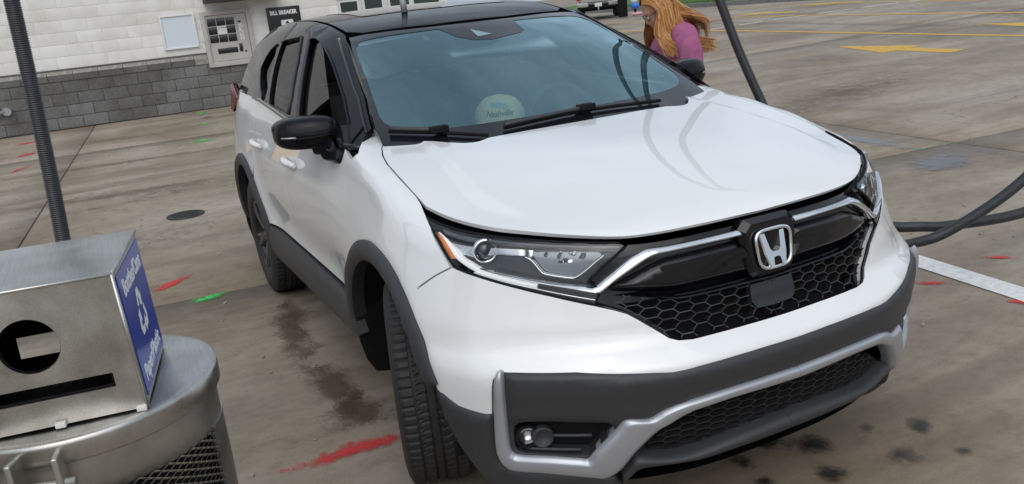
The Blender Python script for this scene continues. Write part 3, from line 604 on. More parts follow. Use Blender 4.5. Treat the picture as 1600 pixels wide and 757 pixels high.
sprayed((-12.9, -2.83), .28, .16, -.9, M_RED, 'red mark below the pipe end by the block wall', group=RG)
sprayed((-11.45, -2.77), .26, .10, -.6, M_RED, 'red mark second from the pipe by the block wall', group=RG)
sprayed((-10.0, -2.79), .26, .07, -.5, M_RED, 'red mark third from the pipe by the block wall', group=RG)
sprayed((-9.5, -2.95), .2, .08, -.4, M_RED2, 'faint red mark at the left edge of the photo', group=RG)
sprayed((-13.85, -1.88), .16, .22, .6, M_RED2, 'faded red patch left of the slab joint at the wall base', group=RG)
sprayed((-13.95, -.95), .16, .34, .3, M_RED2, 'faded red patch along the middle of the wall base', group=RG)
# wet patches and oily drips
def wet(name, col, rough=.25, wear=.5, soft=.2, amax=.9, nscale=30.):
    m = spray(name, col, wear, soft, amax, nscale); b = m.node_tree.nodes['Principled BSDF']; b.inputs['Roughness'].default_value = rough; return m
M_WET = wet('brown_wet_concrete', (.085, .060, .034), .4, .50, .22, .58, 70.); M_OIL = wet('oily_drip', (.016, .014, .012), .45, .50, .30, .85); M_PALE = spray('pale_dust', (.46, .43, .40), .62, .6); M_PUD = wet('shallow_puddle', (.15, .145, .145), .10, .44, .2, .7)
M_DIRT = spray('brown_dirt', (.12, .085, .052), .50, .6, .55)
WG = 'wet stains under the sill'
for k, (c_, a, b, r) in enumerate((((-1.75, -.98), .75, .16, -.05), ((-.95, -.96), .55, .17, .0), ((-.62, -.94), .28, .24, .1), ((-2.1, -.9), .4, .12, 0.))):
    sprayed(c_, a, b, r, M_WET, 'brown wet stain under the sill, %s' % ('midway between the wheels', 'just behind the front wheel', 'nearest the front mud flap', 'nearest the rear wheel')[k], 'stain', WG, 'wet_stain', dz=.0045+.0012*k)
rr = random.Random(4); DG = 'oily drips in front of the bumper'
DR = ((.66, .35, .15), (.85, .27, .10), (.56, .24, .11), (.90, .55, .12), (.62, .08, .09), (1.02, .20, .07), (.80, .75, .08), (.45, .62, .07), (.70, .60, .05), (1.0, .72, .05), (.53, .42, .04), (.76, .06, .05), (.95, .05, .06))
ORD = sorted(range(len(DR)), key=lambda i: .4407*DR[i][0]+.8919*DR[i][1])
NTH = ('leftmost', 'second from the left', 'third from the left', 'fourth from the left', 'fifth from the left', 'sixth from the left', 'seventh from the left', 'sixth from the right', 'fifth from the right', 'fourth from the right', 'third from the right', 'second from the right', 'rightmost')
for k, (x, y, a) in enumerate(DR):
    sprayed((x, y), a, a*.8, rr.random()*3, M_OIL, 'dark oil drip under the front bumper, %s of them' % NTH[ORD.index(k)], 'stain', DG, 'oil_drip', dz=.0045+.0006*k)
sprayed((.22, .92), .30, .09, -.2, M_PUD, 'shallow puddle behind the right end of the front bumper', 'puddle', None, 'puddle')
sprayed((-3.0, 4.72), .75, .17, -.09, M_PUD, 'grey puddle along the slab joint right of the hood', 'puddle', None, 'puddle')
sprayed((-1.9, 4.35), .35, .5, .5, M_PUD, 'grey damp patch below the joint crossing right of the hood', 'puddle', None, 'puddle', dz=.006)
sprayed((-12.86, -.07), .22, .16, 0, M_WET, 'small brown oval stain among the green marks by the wall', 'stain', None, 'wet_stain', dz=.007)
sprayed((-7.0, -1.6), .35, 3.2, -.1, M_DIRT, 'broad brown dirt band across the left slab', 'stain', None, 'dirt_band'); sprayed((-4.6, -1.9), .5, 1.5, .35, M_DIRT, 'brown dirt swirl behind the recycling bin', 'stain', None, 'dirt_band', dz=.006)
sprayed((-9.2, -1.4), .25, 3.2, -.08, M_DIRT, 'farther brown dirt band towards the block wall', 'stain', None, 'dirt_band'); sprayed((-1.15, -1.5), .16, .1, .3, M_PALE, 'pale dusty scuff on the concrete left of the front tyre', 'stain', None, 'dust_scuff')
sprayed((-3.2, 3.3), .9, 1.6, .4, M_DIRT, 'brown dirt on the slab right of the hood', 'stain', None, 'dirt_band', dz=.0042)
sprayed((-5.2, 6.8), .8, 2.6, .3, M_DIRT, 'brown dirt streak beyond the joint crossing', 'stain', None, 'dirt_band', dz=.0042)
# pebbles and leaf bits
rr = random.Random(11); mb = MB()
for k in range(420):
    x = rr.uniform(-12, 2.2); y = rr.choice((rr.uniform(-3.2, -.95), rr.uniform(1.2, 6.5))); s = rr.uniform(.003, .009)
    M4 = Matrix.Translation((x, y, float(gz(x, y))+s*.4)) @ Matrix.Rotation(rr.random()*6, 4, 'Z')
    mb.box((-s*1.3, -s, -s*.4), (s*1.3, s*.8, s*.5), M4)
tag(mb.build('gravel', grainy(mat('grit', (.28, .25, .21), .9), .5, 40)), 'scattered grit and tiny pebbles on the concrete', 'grit', kind='stuff')
# manhole cover
mc = empty('manhole_cover', (-5.41, -1.165, float(gz(-5.41, -1.165))), 'round dark iron manhole cover in the slab behind the recycling bin', 'manhole cover')
M_IRON = grainy(mat('cast_iron', (.045, .045, .047), .55, .6), .3, 25, .3, 60)
MB().lathe([(0, .010), (.135, .010), (.14, .006), (.145, .006), (.15, .012), (.165, .012), (.168, -.01)], 48).build('frame', M_IRON, mc)
mb = MB()
for k in range(-5, 6):
    w = math.sqrt(max(0, .125**2-(k*.022)**2)); mb.box((k*.022-.005, -w, .009), (k*.022+.005, w, .0135))
mb.build('tread_pattern', M_IRON, mc)
# ------------------------------------------------------------------ block building behind the car
WX, WZ = -14.15, .262; BW, BH = .4064, .2032
M_WB = mat('white_block_paint', (.56, .55, .52), .7); t, n, L_, b = nodes(M_WB); v = objco(t); oi = t.nodes.new('ShaderNodeObjectInfo')
r0 = ramp(t, oi.outputs['Random'], [(0, (.70, .685, .655)), (.5, (.745, .735, .71)), (1, (.78, .77, .755))]); g = t.nodes.new('ShaderNodeNewGeometry')
r1 = ramp(t, noise(t, 2.2, 5, .6, g.outputs['Position']).outputs['Fac'], [(.3, (.84, .81, .77)), (.6, (1, 1, 1))]); L_(mixc(t, .8, r0.outputs[0], r1.outputs[0], 'MULTIPLY'), b.inputs['Base Color']); bump(t, b, noise(t, 60, 3, .6, v).outputs['Fac'], .3, .004)
M_DB = mat('grey_split_block', (.12, .118, .115), .9); t, n, L_, b = nodes(M_DB); oi = t.nodes.new('ShaderNodeObjectInfo'); v = objco(t)
r0 = ramp(t, oi.outputs['Random'], [(0, (.125, .122, .118)), (.45, (.15, .147, .143)), (1, (.172, .169, .165))]); g = t.nodes.new('ShaderNodeNewGeometry')
r1 = ramp(t, noise(t, 45, 6, .75, g.outputs['Position']).outputs['Fac'], [(.3, (.5, .5, .5)), (.5, (1, 1, 1)), (.72, (1.6, 1.6, 1.6))]); r2 = ramp(t, noise(t, 1.3, 5, .6, g.outputs['Position']).outputs['Fac'], [(.35, (.55, .53, .50)), (.6, (1.1, 1.1, 1.1))])
L_(mixc(t, .85, mixc(t, .8, r0.outputs[0], r1.outputs[0], 'MULTIPLY'), r2.outputs[0], 'MULTIPLY'), b.inputs['Base Color']); bump(t, b, noise(t, 70, 5, .7, v).outputs['Fac'], .8, .012)
M_CAP = grainy(mat('grey_cap_block', (.27, .255, .235), .9), .35, 18, .5, 80); M_MORT = grainy(mat('mortar', (.10, .097, .092), .95), .25, 30); M_WMORT = grainy(mat('painted_mortar', (.68, .67, .65), .8), .15, 20)
bld = empty('block_building', (WX, 0, WZ), 'low building of white painted block over a dark grey block base', 'building')
Y0, Y1, HT = -3.62, 5.2, 4.6
mb = MB(); mb.box((-.4, Y0, 0), (-.012, Y1, BH*5)); mb.box((-.4, Y0, BH*5), (-.03, Y1, HT)); mb.build('wall', M_MORT, bld)
mb = MB(); mb.box((-.029, Y0, BH*5+.001), (-.026, Y1, HT)); mb.build('painted_joints', M_WMORT, bld)
J = .005
def block(name, w, h, d, m, chamfer=False):
    mb = MB()
    if chamfer: mb.prism([(0, -w/2, -h/2), (d, -w/2, -h/2), (d, -w/2, h/2-.075), (-.02, -w/2, h/2), (-.03, -w/2, h/2)], (0, w, 0))
    else: mb.bbox((-.02, -w/2, -h/2), (d, w/2, h/2), .004)
    me = mb.mesh(name); mb.fix(me); me.materials.append(m); return me
B_D = block('block', BW-2*J, BH-2*J, .0, M_DB); B_W = block('block', BW-.006, BH-.006, -.0235, M_WB); B_W.materials.clear(); B_W.materials.append(M_WB)
mb = MB(); mb.bbox((-.035, -BW/2+.003, -BH/2+.003), (-.022, BW/2-.003, BH/2-.003), .003); B_W = mb.mesh('painted_block'); mb.fix(B_W); B_W.materials.append(M_WB)
mb = MB(); w, h = BW-2*J, BH-2*J; mb.prism([(-.02, -w/2, -h/2), (.012, -w/2, -h/2), (.012, -w/2, h/2-.085), (-.022, -w/2, h/2), (-.03, -w/2, h/2)], (0, w, 0)); B_C = mb.mesh('cap_block'); mb.fix(B_C); B_C.materials.append(M_DB); B_C.materials.append(M_CAP)
for p in B_C.polygons:
    if p.normal.z > .2 and p.normal.x > .1: p.material_index = 1
B_C2 = B_C.copy(); B_C2.materials.clear(); B_C2.materials.append(M_CAP); B_C2.materials.append(M_CAP)
VY0, VY1, VZ0, VZ1 = .30, 1.185, 1.0-WZ, 2.0-WZ   # opening of the vending machine
PH = -.414+.245
for row in range(14):
    y = Y0+(BW/2 if row % 2 else 0)+.02; z = (row+.5)*BH
    if z > 2.3: break
    k = 0
    while y+BW <= 3.3+BW:
        yc = y+BW/2
        if not (VY0-.03 < yc < VY1+.03 and VZ0-.02 < z < VZ1+.06):
            if yc+BW/2 < 5.1:
                me = B_D if row < 4 else ((B_C2 if k in (9,) else B_C) if row == 4 else B_W)
                o = link('block', me, None, bld); o.location = (0, yc, z)
        y += BW; k += 1
# exit tunnel of the wash beside the visible wall (its opening shows in the side glass)
mb = MB(); mb.box((-.4, -13.5, 0), (-.02, -7.6, HT)); mb.box((-.4, -7.6, 3.0), (-.02, Y0, HT)); mb.build('tunnel_wall', M_WB, bld)
M_DARK = mat('tunnel_dark', (.01, .01, .01), .9); mb = MB(); mb.box((-6., -7.6, 0), (-.45, -7.4, 3.0)); mb.box((-6., -3.8, 0), (-.45, -3.62, 3.0)); mb.box((-6, -7.6, 3.0), (-.45, -3.62, 3.1)); mb.box((-6.1, -7.6, 0), (-6, -3.6, 3.1)); mb.build('tunnel', M_DARK, bld)
me = text_mesh('exit', .75, .01, .025); o = link('lettering', me, mat('letter_black', (.01, .01, .01), .4), bld); o.rotation_euler = (math.pi/2, 0, math.pi/2); o.location = (.0, -4.3, 3.52)
mb = MB(); mb.box((-.36, -4.1, .2), (-.05, -3.7, 1.6)); mb.build('guard_panel', mat('safety_yellow', (.62, .36, .03), .6), bld)
mb = MB(); mb.box((-.5, -13.6, HT), (.12, 5.3, HT+.25)); mb.build('roof_edge', M_WMORT, bld)
mb = MB(); mb.box((-9, -13.5, HT-.2), (-.4, 5.2, HT-.1)); mb.box((-9, 5.0, 0), (-.4, 5.2, HT-.2)); mb.build('rear_shell', M_WB, bld)
# entrance glazing at the right end of the wall
M_AL = mat('white_aluminium', (.62, .62, .60), .45, .2); M_WGL = mat('dark_window_glass', (.015, .022, .016), .06, 0, 1.)
for k, (y0, y1, z0, z1) in enumerate(((2.93, 3.27, 1.72, 1.93), (2.93, 3.27, 2.02, 2.35), (3.42, 3.78, 1.55, 2.35), (3.95, 4.35, 1.55, 2.35), (4.45, 5.0, 1.55, 2.35))):
    w_ = empty('window', (0, 0, -WZ), parent=bld); z0, z1 = z0, z1
    mb = MB()
    for a, c_ in (((-.03, y0-.05, z0-.05), (.02, y0, z1+.05)), ((-.03, y1, z0-.05), (.02, y1+.05, z1+.05)), ((-.028, y0, z0-.05), (.018, y1, z0)), ((-.028, y0, z1), (.018, y1, z1+.05))): mb.box(a, c_)
    mb.build('frame', M_AL, w_); MB().box((-.03, y0, z0), (-.006, y1, z1)).build('pane', M_WGL, w_)
mb = MB(); mb.tube([(0.0, -3.1, .69-WZ), (.10, -3.1, .69-WZ)], .07, 16); mb.tube([(.06, -3.1, .69-WZ), (.10, -3.3, .675-WZ), (.12, -3.62, .66-WZ)], .035, 12)
pp = mb.build('pipe_end', mat('galvanised', (.34, .35, .36), .45, .7)); pp.location = (WX, 0, WZ); tag(pp, 'grey pipe with round flange on the dark blocks at the left edge', 'pipe')
# white board
wb = empty('notice_board', (WX, -.105, 1.70), 'blank pale board with white frame on the block wall', 'board')
mb = MB()
for a, c_ in (((-.02, -.30, -.30), (.03, -.27, .30)), ((-.02, .27, -.30), (.03, .30, .30)), ((-.018, -.27, -.30), (.028, .27, -.27)), ((-.018, -.27, .27), (.028, .27, .30))): mb.bbox(a, c_, .004)
mb.build('frame', mat('board_frame', (.70, .71, .72), .4), wb); MB().box((-.02, -.27, -.27), (.008, .27, .27)).build('panel', mat('board_panel', (.62, .68, .74), .25), wb)
# vending machine
vm = empty('vending_machine', (WX, .7425, 1.5), 'beige vending machine with nine dark windows set in the block wall', 'vending machine')
M_BEI = grainy(mat('beige_steel', (.44, .42, .39), .45), .06, 4); hw, hh = .4425, .5
mb = MB()
for a, c_ in (((-.05, -hw, -hh), (.05, -hw+.075, hh)), ((-.05, hw-.075, -hh), (.05, hw, hh)), ((-.048, -hw+.075, -hh), (.06, hw-.075, -hh+.09)), ((-.048, -hw+.075, hh-.075), (.048, hw-.075, hh))): mb.bbox(a, c_, .006)
mb.build('surround', M_BEI, vm); MB().box((-.06, -hw+.081, -hh+.096), (.018, hw-.081, hh-.081)).build('door', M_BEI, vm); MB().box((-.06, -hw+.07, -hh+.08), (.006, hw-.07, hh-.07)).build('door_gap', M_DARK, vm)
M_BLK = mat('dark_display', (.008, .008, .009), .12, 0, .6)
for i in range(3):
    for j in range(3):
        yc, zc = -.265+.165*i, .30-.150*j; MB().bbox((.01, yc-.076, zc-.068), (.024, yc+.076, zc+.068), .006).build('display_window', M_BLK, vm)
MB().bbox((.01, -.24, -.27), (.030, .12, -.175), .01).build('delivery_slot', M_BLK, vm); MB().bbox((.01, .155, -.27), (.026, .215, -.12), .004).build('coin_return', M_BLK, vm)
MB().box((.01, .245, -.28), (.024, .28, -.25)).build('lock', M_BLK, vm); MB().box((.012, .20, .26), (.024, .255, .29)).build('coin_slot', M_BLK, vm)
M_PAPER = mat('white_paper', (.72, .72, .70), .7); o = MB().box((.02, -.10-.08, .150-.075), (.0265, -.10+.085, .150+.075)).build('notice', M_PAPER, vm)
me = text_mesh('OUT OF ORDER', .021, .0005, .0008); q = link('notice_text', me, M_BLK, o); q.rotation_euler = (math.pi/2, 0, math.pi/2); q.location = (.0272, -.088, .148+.045)
o = MB().box((.02, .205, -.06), (.024, .275, .235)).build('price_label', M_PAPER, vm); mb = MB(); rr = random.Random(3)
for k in range(26): a = .212+.008*rr.randrange(7); z = -.05+.0105*k; mb.box((.0245, a, z), (.0262, min(.272, a+rr.uniform(.01, .03)), z+.005))
mb.build('label_print', M_BLK, o)
# bill breaker sign
bs = empty('wall_sign', (WX, 1.80, 1.62), 'black wall sign reading BILL BREAKER above a white panel', 'sign')
MB().bbox((-.03, -.30, -.42), (.02, .33, .34), .012).build('board', mat('sign_black', (.006, .006, .007), .3), bs)
me = text_mesh('BILL BREAKER', .088, .001, .0042); o = link('lettering', me, mat('sign_white', (.78, .78, .77), .5), bs); o.rotation_euler = (math.pi/2, 0, math.pi/2); o.location = (.022, .01, .235); o.scale = (.93, 1.15, 1)
MB().bbox((.012, -.06, -.17), (.030, .17, .10), .02).build('dispenser', M_PAPER, bs); mb = MB()
for k, (a, w_) in enumerate(((-.02, .12), (-.03, .15), (-.01, .10), (-.03, .16))): mb.box((.0302, a, -.02-k*.035), (.0318, a+w_, -.008-k*.035))
mb.prism([(.0302, .01, .03), (.0302, .10, .03), (.0302, .055, .08)], (.0016, 0, 0)); mb.build('dispenser_print', M_BLK, bs)
# awning over the machines
aw = empty('awning', (WX, .75, 2.14), 'dark awning above the vending machine at the top of the photo', 'awning')
MB().prism([(0, -.35, .0), (.55, -.35, .0), (.55, -.35, .06), (0, -.35, .35)], (0, 1.35, 0)).build('cover', mat('awning_cloth', (.03, .028, .026), .8), aw)
# kerb and grass beyond the lanes
kb = [(-60., 27.5), (-44, 25.0), (-36, 23.6), (-31, 23.2), (-24, 22.9), (-16, 22.6), (-6, 22.4), (30, 22.2)]
mb = MB()
for (a, c_) in zip(kb[:-1], kb[1:]):
    z0, z1 = float(gz(*a)), float(gz(*c_)); d = Vector((c_[0]-a[0], c_[1]-a[1], 0)).normalized(); nrm = Vector((-d.y, d.x, 0))
    A = Vector((*a, z0)); C_ = Vector((*c_, z1)); w_ = nrm*.18
    mb.add([A+Vector((0, 0, -.05)), C_+Vector((0, 0, -.05)), C_+Vector((0, 0, .14)), A+Vector((0, 0, .14)), A+w_+Vector((0, 0, .15)), C_+w_+Vector((0, 0, .15)), A+w_+Vector((0, 0, -.05)), C_+w_+Vector((0, 0, -.05))], [(0, 1, 2, 3), (3, 2, 5, 4), (4, 5, 7, 6)])
tag(mb.build('kerb', grainy(mat('kerb_concrete', (.20, .195, .185), .85), .25, 6)), kind='structure')
M_GR = mat('grass', (.06, .12, .02), .9); t, n, L_, b = nodes(M_GR); g = t.nodes.new('ShaderNodeNewGeometry'); r = ramp(t, noise(t, 3, 6, .7, g.outputs['Position']).outputs['Fac'], [(.3, (.035, .085, .012)), (.7, (.10, .19, .035))]); L_(r.outputs[0], b.inputs['Base Color'])
mb = MB(); kk = [(x, y) for x, y in kb]
for (a, c_) in zip(kk[:-1], kk[1:]):
    row = []
    for q in range(9):
        for p in (a, c_):
            yy = p[1]+.18+q*q*1.2; row.append((p[0], yy, float(gz(p[0], min(yy, 24)))+.13+.02*q))
    for q in range(8): mb.add([row[2*q], row[2*q+1], row[2*q+3], row[2*q+2]], [(0, 1, 2, 3)], True)
tag(mb.build('lawn', M_GR), kind='structure')
rr = random.Random(21); mb = MB()
for k in range(14000):
    x = rr.uniform(-42, -16); ky = np.interp(x, [p[0] for p in kb], [p[1] for p in kb]); y = ky+.25+rr.random()**2*6; z = float(gz(x, min(y, 24)))+.12; h = rr.uniform(.05, .14); a = rr.random()*3.14; w_ = .012
    dx, dy = math.cos(a)*w_, math.sin(a)*w_; lx, ly = rr.uniform(-.04, .04), rr.uniform(-.04, .04); mb.add([(x-dx, y-dy, z), (x+dx, y+dy, z), (x+lx, y+ly, z+h)], [(0, 1, 2)])
tag(mb.build('grass', M_GR, fix=False), 'short green grass behind the kerb', 'grass', kind='stuff')
# ------------------------------------------------------------------ the car
M_PAINT = mat('pearl_white_paint', (.75, .755, .755), .35, 0, 1., .4, .012, 1.65)
M_GLOSS = mat('gloss_black_paint', (.006, .006, .008), .4, 0, .6, .02, .012, 1.34)
M_TRIM = grainy(mat('satin_dark_plastic', (.030, .031, .034), .48), .12, 40, .15, 700)
M_SILV = mat('silver_trim_paint', (.40, .415, .45), .32, .55, .3)
M_CHR = mat('chrome', (.83, .84, .86), .05, 1.)
M_BLACK = mat('dull_black', (.006, .006, .007), .75, 0, 0, .2); M_PIANO = mat('piano_black', (.005, .005, .007), .3, 0, 1., .05, .01, 1.45)
M_RUB = grainy(mat('tyre_rubber', (.011, .011, .012), .6), .3, 30, .2, 300)
M_RIM = mat('black_alloy', (.006, .006, .007), .3, 0, .5, .3, .1, 1.35)
M_AMB = mat('amber_reflector', (.80, .22, .01), .2, 0, .8); M_REDL = mat('red_lens', (.16, .008, .01), .15, 0, .5)
M_HLI = mat('lamp_housing', (.045, .047, .053), .25); M_HLC = mat('lamp_reflector', (.80, .82, .85), .14, 1.)
def glass(name, tint, refl=1.0, rough=0.0, gcol=(1, 1, 1), painted_haze=0.):
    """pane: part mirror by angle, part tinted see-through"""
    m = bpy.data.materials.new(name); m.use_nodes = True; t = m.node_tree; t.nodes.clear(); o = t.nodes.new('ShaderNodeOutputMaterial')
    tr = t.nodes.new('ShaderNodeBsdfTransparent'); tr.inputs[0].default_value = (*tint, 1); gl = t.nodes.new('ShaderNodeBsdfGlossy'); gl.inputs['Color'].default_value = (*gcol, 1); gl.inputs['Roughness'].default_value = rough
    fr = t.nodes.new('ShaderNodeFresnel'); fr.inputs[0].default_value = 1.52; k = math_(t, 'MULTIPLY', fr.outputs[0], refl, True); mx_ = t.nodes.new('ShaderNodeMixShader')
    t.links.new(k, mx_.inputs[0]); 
    if painted_haze:   # teal diffuse veil: hazy cabin brightness painted into the pane
        df = t.nodes.new('ShaderNodeBsdfDiffuse'); df.inputs[0].default_value = (.20, .44, .52, 1); fm = t.nodes.new('ShaderNodeMixShader'); fm.inputs[0].default_value = painted_haze; t.links.new(tr.outputs[0], fm.inputs[1]); t.links.new(df.outputs[0], fm.inputs[2]); t.links.new(fm.outputs[0], mx_.inputs[1])
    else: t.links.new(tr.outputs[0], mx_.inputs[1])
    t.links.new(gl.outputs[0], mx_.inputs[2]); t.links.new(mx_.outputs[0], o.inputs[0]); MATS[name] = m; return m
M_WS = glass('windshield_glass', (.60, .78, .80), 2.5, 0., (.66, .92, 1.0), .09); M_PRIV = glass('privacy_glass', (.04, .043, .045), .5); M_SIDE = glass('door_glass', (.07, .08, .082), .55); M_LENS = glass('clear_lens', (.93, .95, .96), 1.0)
M_DRL = mat('light_guide_white', (.78, .80, .82), .2, 0, 1.); M_DRL.node_tree.nodes['Principled BSDF'].inputs['Emission Color'].default_value = (1, .98, .95, 1); M_DRL.node_tree.nodes['Principled BSDF'].inputs['Emission Strength'].default_value = .45
car = empty('car', (0, 0, 0), 'white compact SUV with black roof and front wheels turned, parked in the middle', 'car')
D = DATA
def mir(poly, flip_axis=0):
    """reflect a half outline across the car's centre plane and close it"""
    q = [tuple(p) for p in poly]; r = [((-p[0], p[1]) if flip_axis == 0 else (p[0], -p[1])) for p in reversed(q)]
    return q+r
def trim_centre(poly, axis, eps=.003):
    """stop a traced half outline just short of the centre plane"""
    return [p for p in poly if (p[axis] > eps if axis == 0 else p[axis] < -eps)]
def clampc(poly): return [(max(p[0], .0006), p[1]) for p in poly]
# --- hood (one panel, both halves)
hfs = np.array(D['hood_front'])
for _ in range(3): hfs[1:-1] = .25*hfs[:-2]+.5*hfs[1:-1]+.25*hfs[2:]
D['hood_front'] = [tuple(q)[:2] for q in smooth_curve([(p[0], p[1], 0) for p in hfs], 3)]
half = [tuple(p) for p in D['hood_rear'][::-1]][1:]+[tuple(p) for p in D['hood_side'][1:-1]]+[tuple(p) for p in D['hood_front'][1:]]
half = [(p[0], min(p[1], -.0006)) for p in half]
hood = panel('hood', M_PAINT, car, 'T', 'b', half+[(p[0], -p[1]) for p in reversed(half)], thick=.012, step=.018, bstep=.012)
# --- fenders
ARC, AR0, AR1 = (.02, .372), .455, .525
def arc(cx, cz, r, a0, a1, n=40): return [(cx+r*math.cos(math.radians(a0+(a1-a0)*k/n)), cz+r*math.sin(math.radians(a0+(a1-a0)*k/n))) for k in range(n+1)]
def s2p(pts): return [tuple(p) for p in chart_of('P', on_shell('S', phi_body, np.array(pts)))]
fa = [tuple(p) for p in D['fender_a']]; fb = [tuple(p) for p in D['fender_b']]
archp = s2p(arc(ARC[0], ARC[1], AR1-.012, 42, 160))
fender_poly = [p for p in fa if p[1] > .10]+[(-.50, .06), (-.49, .03)]+[p for p in reversed(archp)]+list(reversed(fb[:-1]))
fr_, fl_ = panel('fender', M_PAINT, car, 'P', 'b', fender_poly, thick=.02, step=.03, mirror=(1, -1))
# --- front bumper
top = [tuple(p) for p in D['bumper']]; low = [tuple(p) for p in D['bumper_low']]; ach = [tuple(p) for p in D['bumper_arch']]
top, low = clampc(top), clampc(low)
halfb = top[::-1]+ach[::-1]+low[::-1]
halfb = [p for p in halfb]
fbump = panel('front_bumper', M_PAINT, car, 'F', 'b', halfb+[(-p[0], p[1]) for p in reversed(halfb)], thick=.03, step=.03)
# --- doors, quarter panels, sills, wheel-arch flares (side elevation outlines)
def side(name, m, pts, parent=car, **kw): return panel(name, m, (parent, parent) if not isinstance(parent, tuple) else parent, 'S', 'b', pts, mirror=(1, -1), **kw)
belt = lambda x: 1.145+.085*min(1, max(0, (-.4-x)/1.8))
fd = [(-.362, 1.118), (-.43, 1.04), (-.497, .985), (-.50, .86), (-.506, .70), (-.515, .56), (-1.465, .552), (-1.47, .9), (-1.462, belt(-1.46))]+[(x, belt(x)) for x in (-1.3, -1.1, -.9, -.7, -.5)]
fdr, fdl = side('front_door', M_PAINT, fd, thick=.02, step=.04)
ra = [p for p in arc(-2.66, .37, AR1-.012, 150, 10)]
rd = [(-1.472, .552), (-1.477, .9), (-1.469, belt(-1.47))]+[(x, belt(x)) for x in (-1.7, -1.9, -2.1, -2.25)]+[(-2.34, 1.23), (-2.36, 1.0), (-2.31, .87)]+[p for p in arc(-2.66, .37, AR1-.012, 52, 20) if p[0] > -2.36]+[(-2.13, .548)]
rdr, rdl = side('rear_door', M_PAINT, rd, thick=.02, step=.04)
qp = [(-2.347, 1.23), (-2.367, 1.0), (-2.32, .872)]+[p for p in arc(-2.66, .37, AR1-.012, 56, 172)]+[(-3.22, .46), (-3.40, .50), (-3.52, .62), (-3.56, .9), (-3.40, 1.12), (-3.2, 1.24), (-2.8, 1.235)]
side('quarter_panel', M_PAINT, qp, thick=.02, step=.04)
sill = [(-.40, .43), (-.425, .50), (-.455, .545), (-2.13, .535), (-2.20, .44), (-2.235, .365), (-2.15, .345), (-.55, .392), (-.45, .402)]
side('sill_cladding', M_TRIM, sill, off=.014, thick=.04, step=.04, pillow=(.012, .06))
def flare(cx, cz, a0, a1, name='wheel_arch_flare'):
    return side(name, M_TRIM, arc(cx, cz, AR1, a0, a1, 60)+arc(cx, cz, AR0, a1, a0, 60), off=.010, thick=.05, step=.025, pillow=(.012, .03))
flare(ARC[0], ARC[1], 22, 172); flare(-2.66, .37, 6, 176)
# liners and dark structure behind the panels
for cx in (.02, -2.66):
    for s_ in (-1, 1):
        mb = MB(); vs = []; n_ = 28
        for k in range(n_+1):
            a = math.radians(-8+196*k/n_); r = .468
            for y in (.30, .62, .895): vs.append((cx+r*math.cos(a), s_*y, .37+r*math.sin(a)))
        fs = [(k*3+j, (k+1)*3+j, (k+1)*3+j+1, k*3+j+1) for k in range(n_) for j in range(2)]
        mb.add(vs, fs, True); mb.lathe([(.0, s_*.32), (.47, s_*.32)], 28, 'y', Matrix.Translation((cx, 0, .37))); mb.build('wheel_liner', M_BLACK, car)
mb = MB(); mb.box((-2.2, -.80, .22), (-.42, .80, .52)); mb.box((-3.4, -.55, .28), (-2.2, .55, .60)); mb.box((-.42, -.34, .24), (.60, .34, .80)); mb.box((-.40, -.60, .84), (.45, .60, .98)); mb.build('underbody', M_BLACK, car)
inner = [(th, z) for th, z in ((0.0, .24), (.55, .24), (.80, .30), (.80, .55), (.72, .80), (.60, .90), (.45, .93), (.0, .945))]
panel('front_structure', M_BLACK, car, 'F', 'b', [p for p in inner if p[0] > 0]+[(-p[0], p[1]) for p in reversed(inner) if p[0] > 0], off=-.075, thick=.0, step=.06)
panel('hood_structure', M_BLACK, car, 'T', 'b', [(-.40, -.78), (.22, -.84), (.5, -.72), (.72, -.52), (.76, 0), (.72, .52), (.5, .72), (.22, .84), (-.40, .78)], off=-.05, thick=0, step=.06)
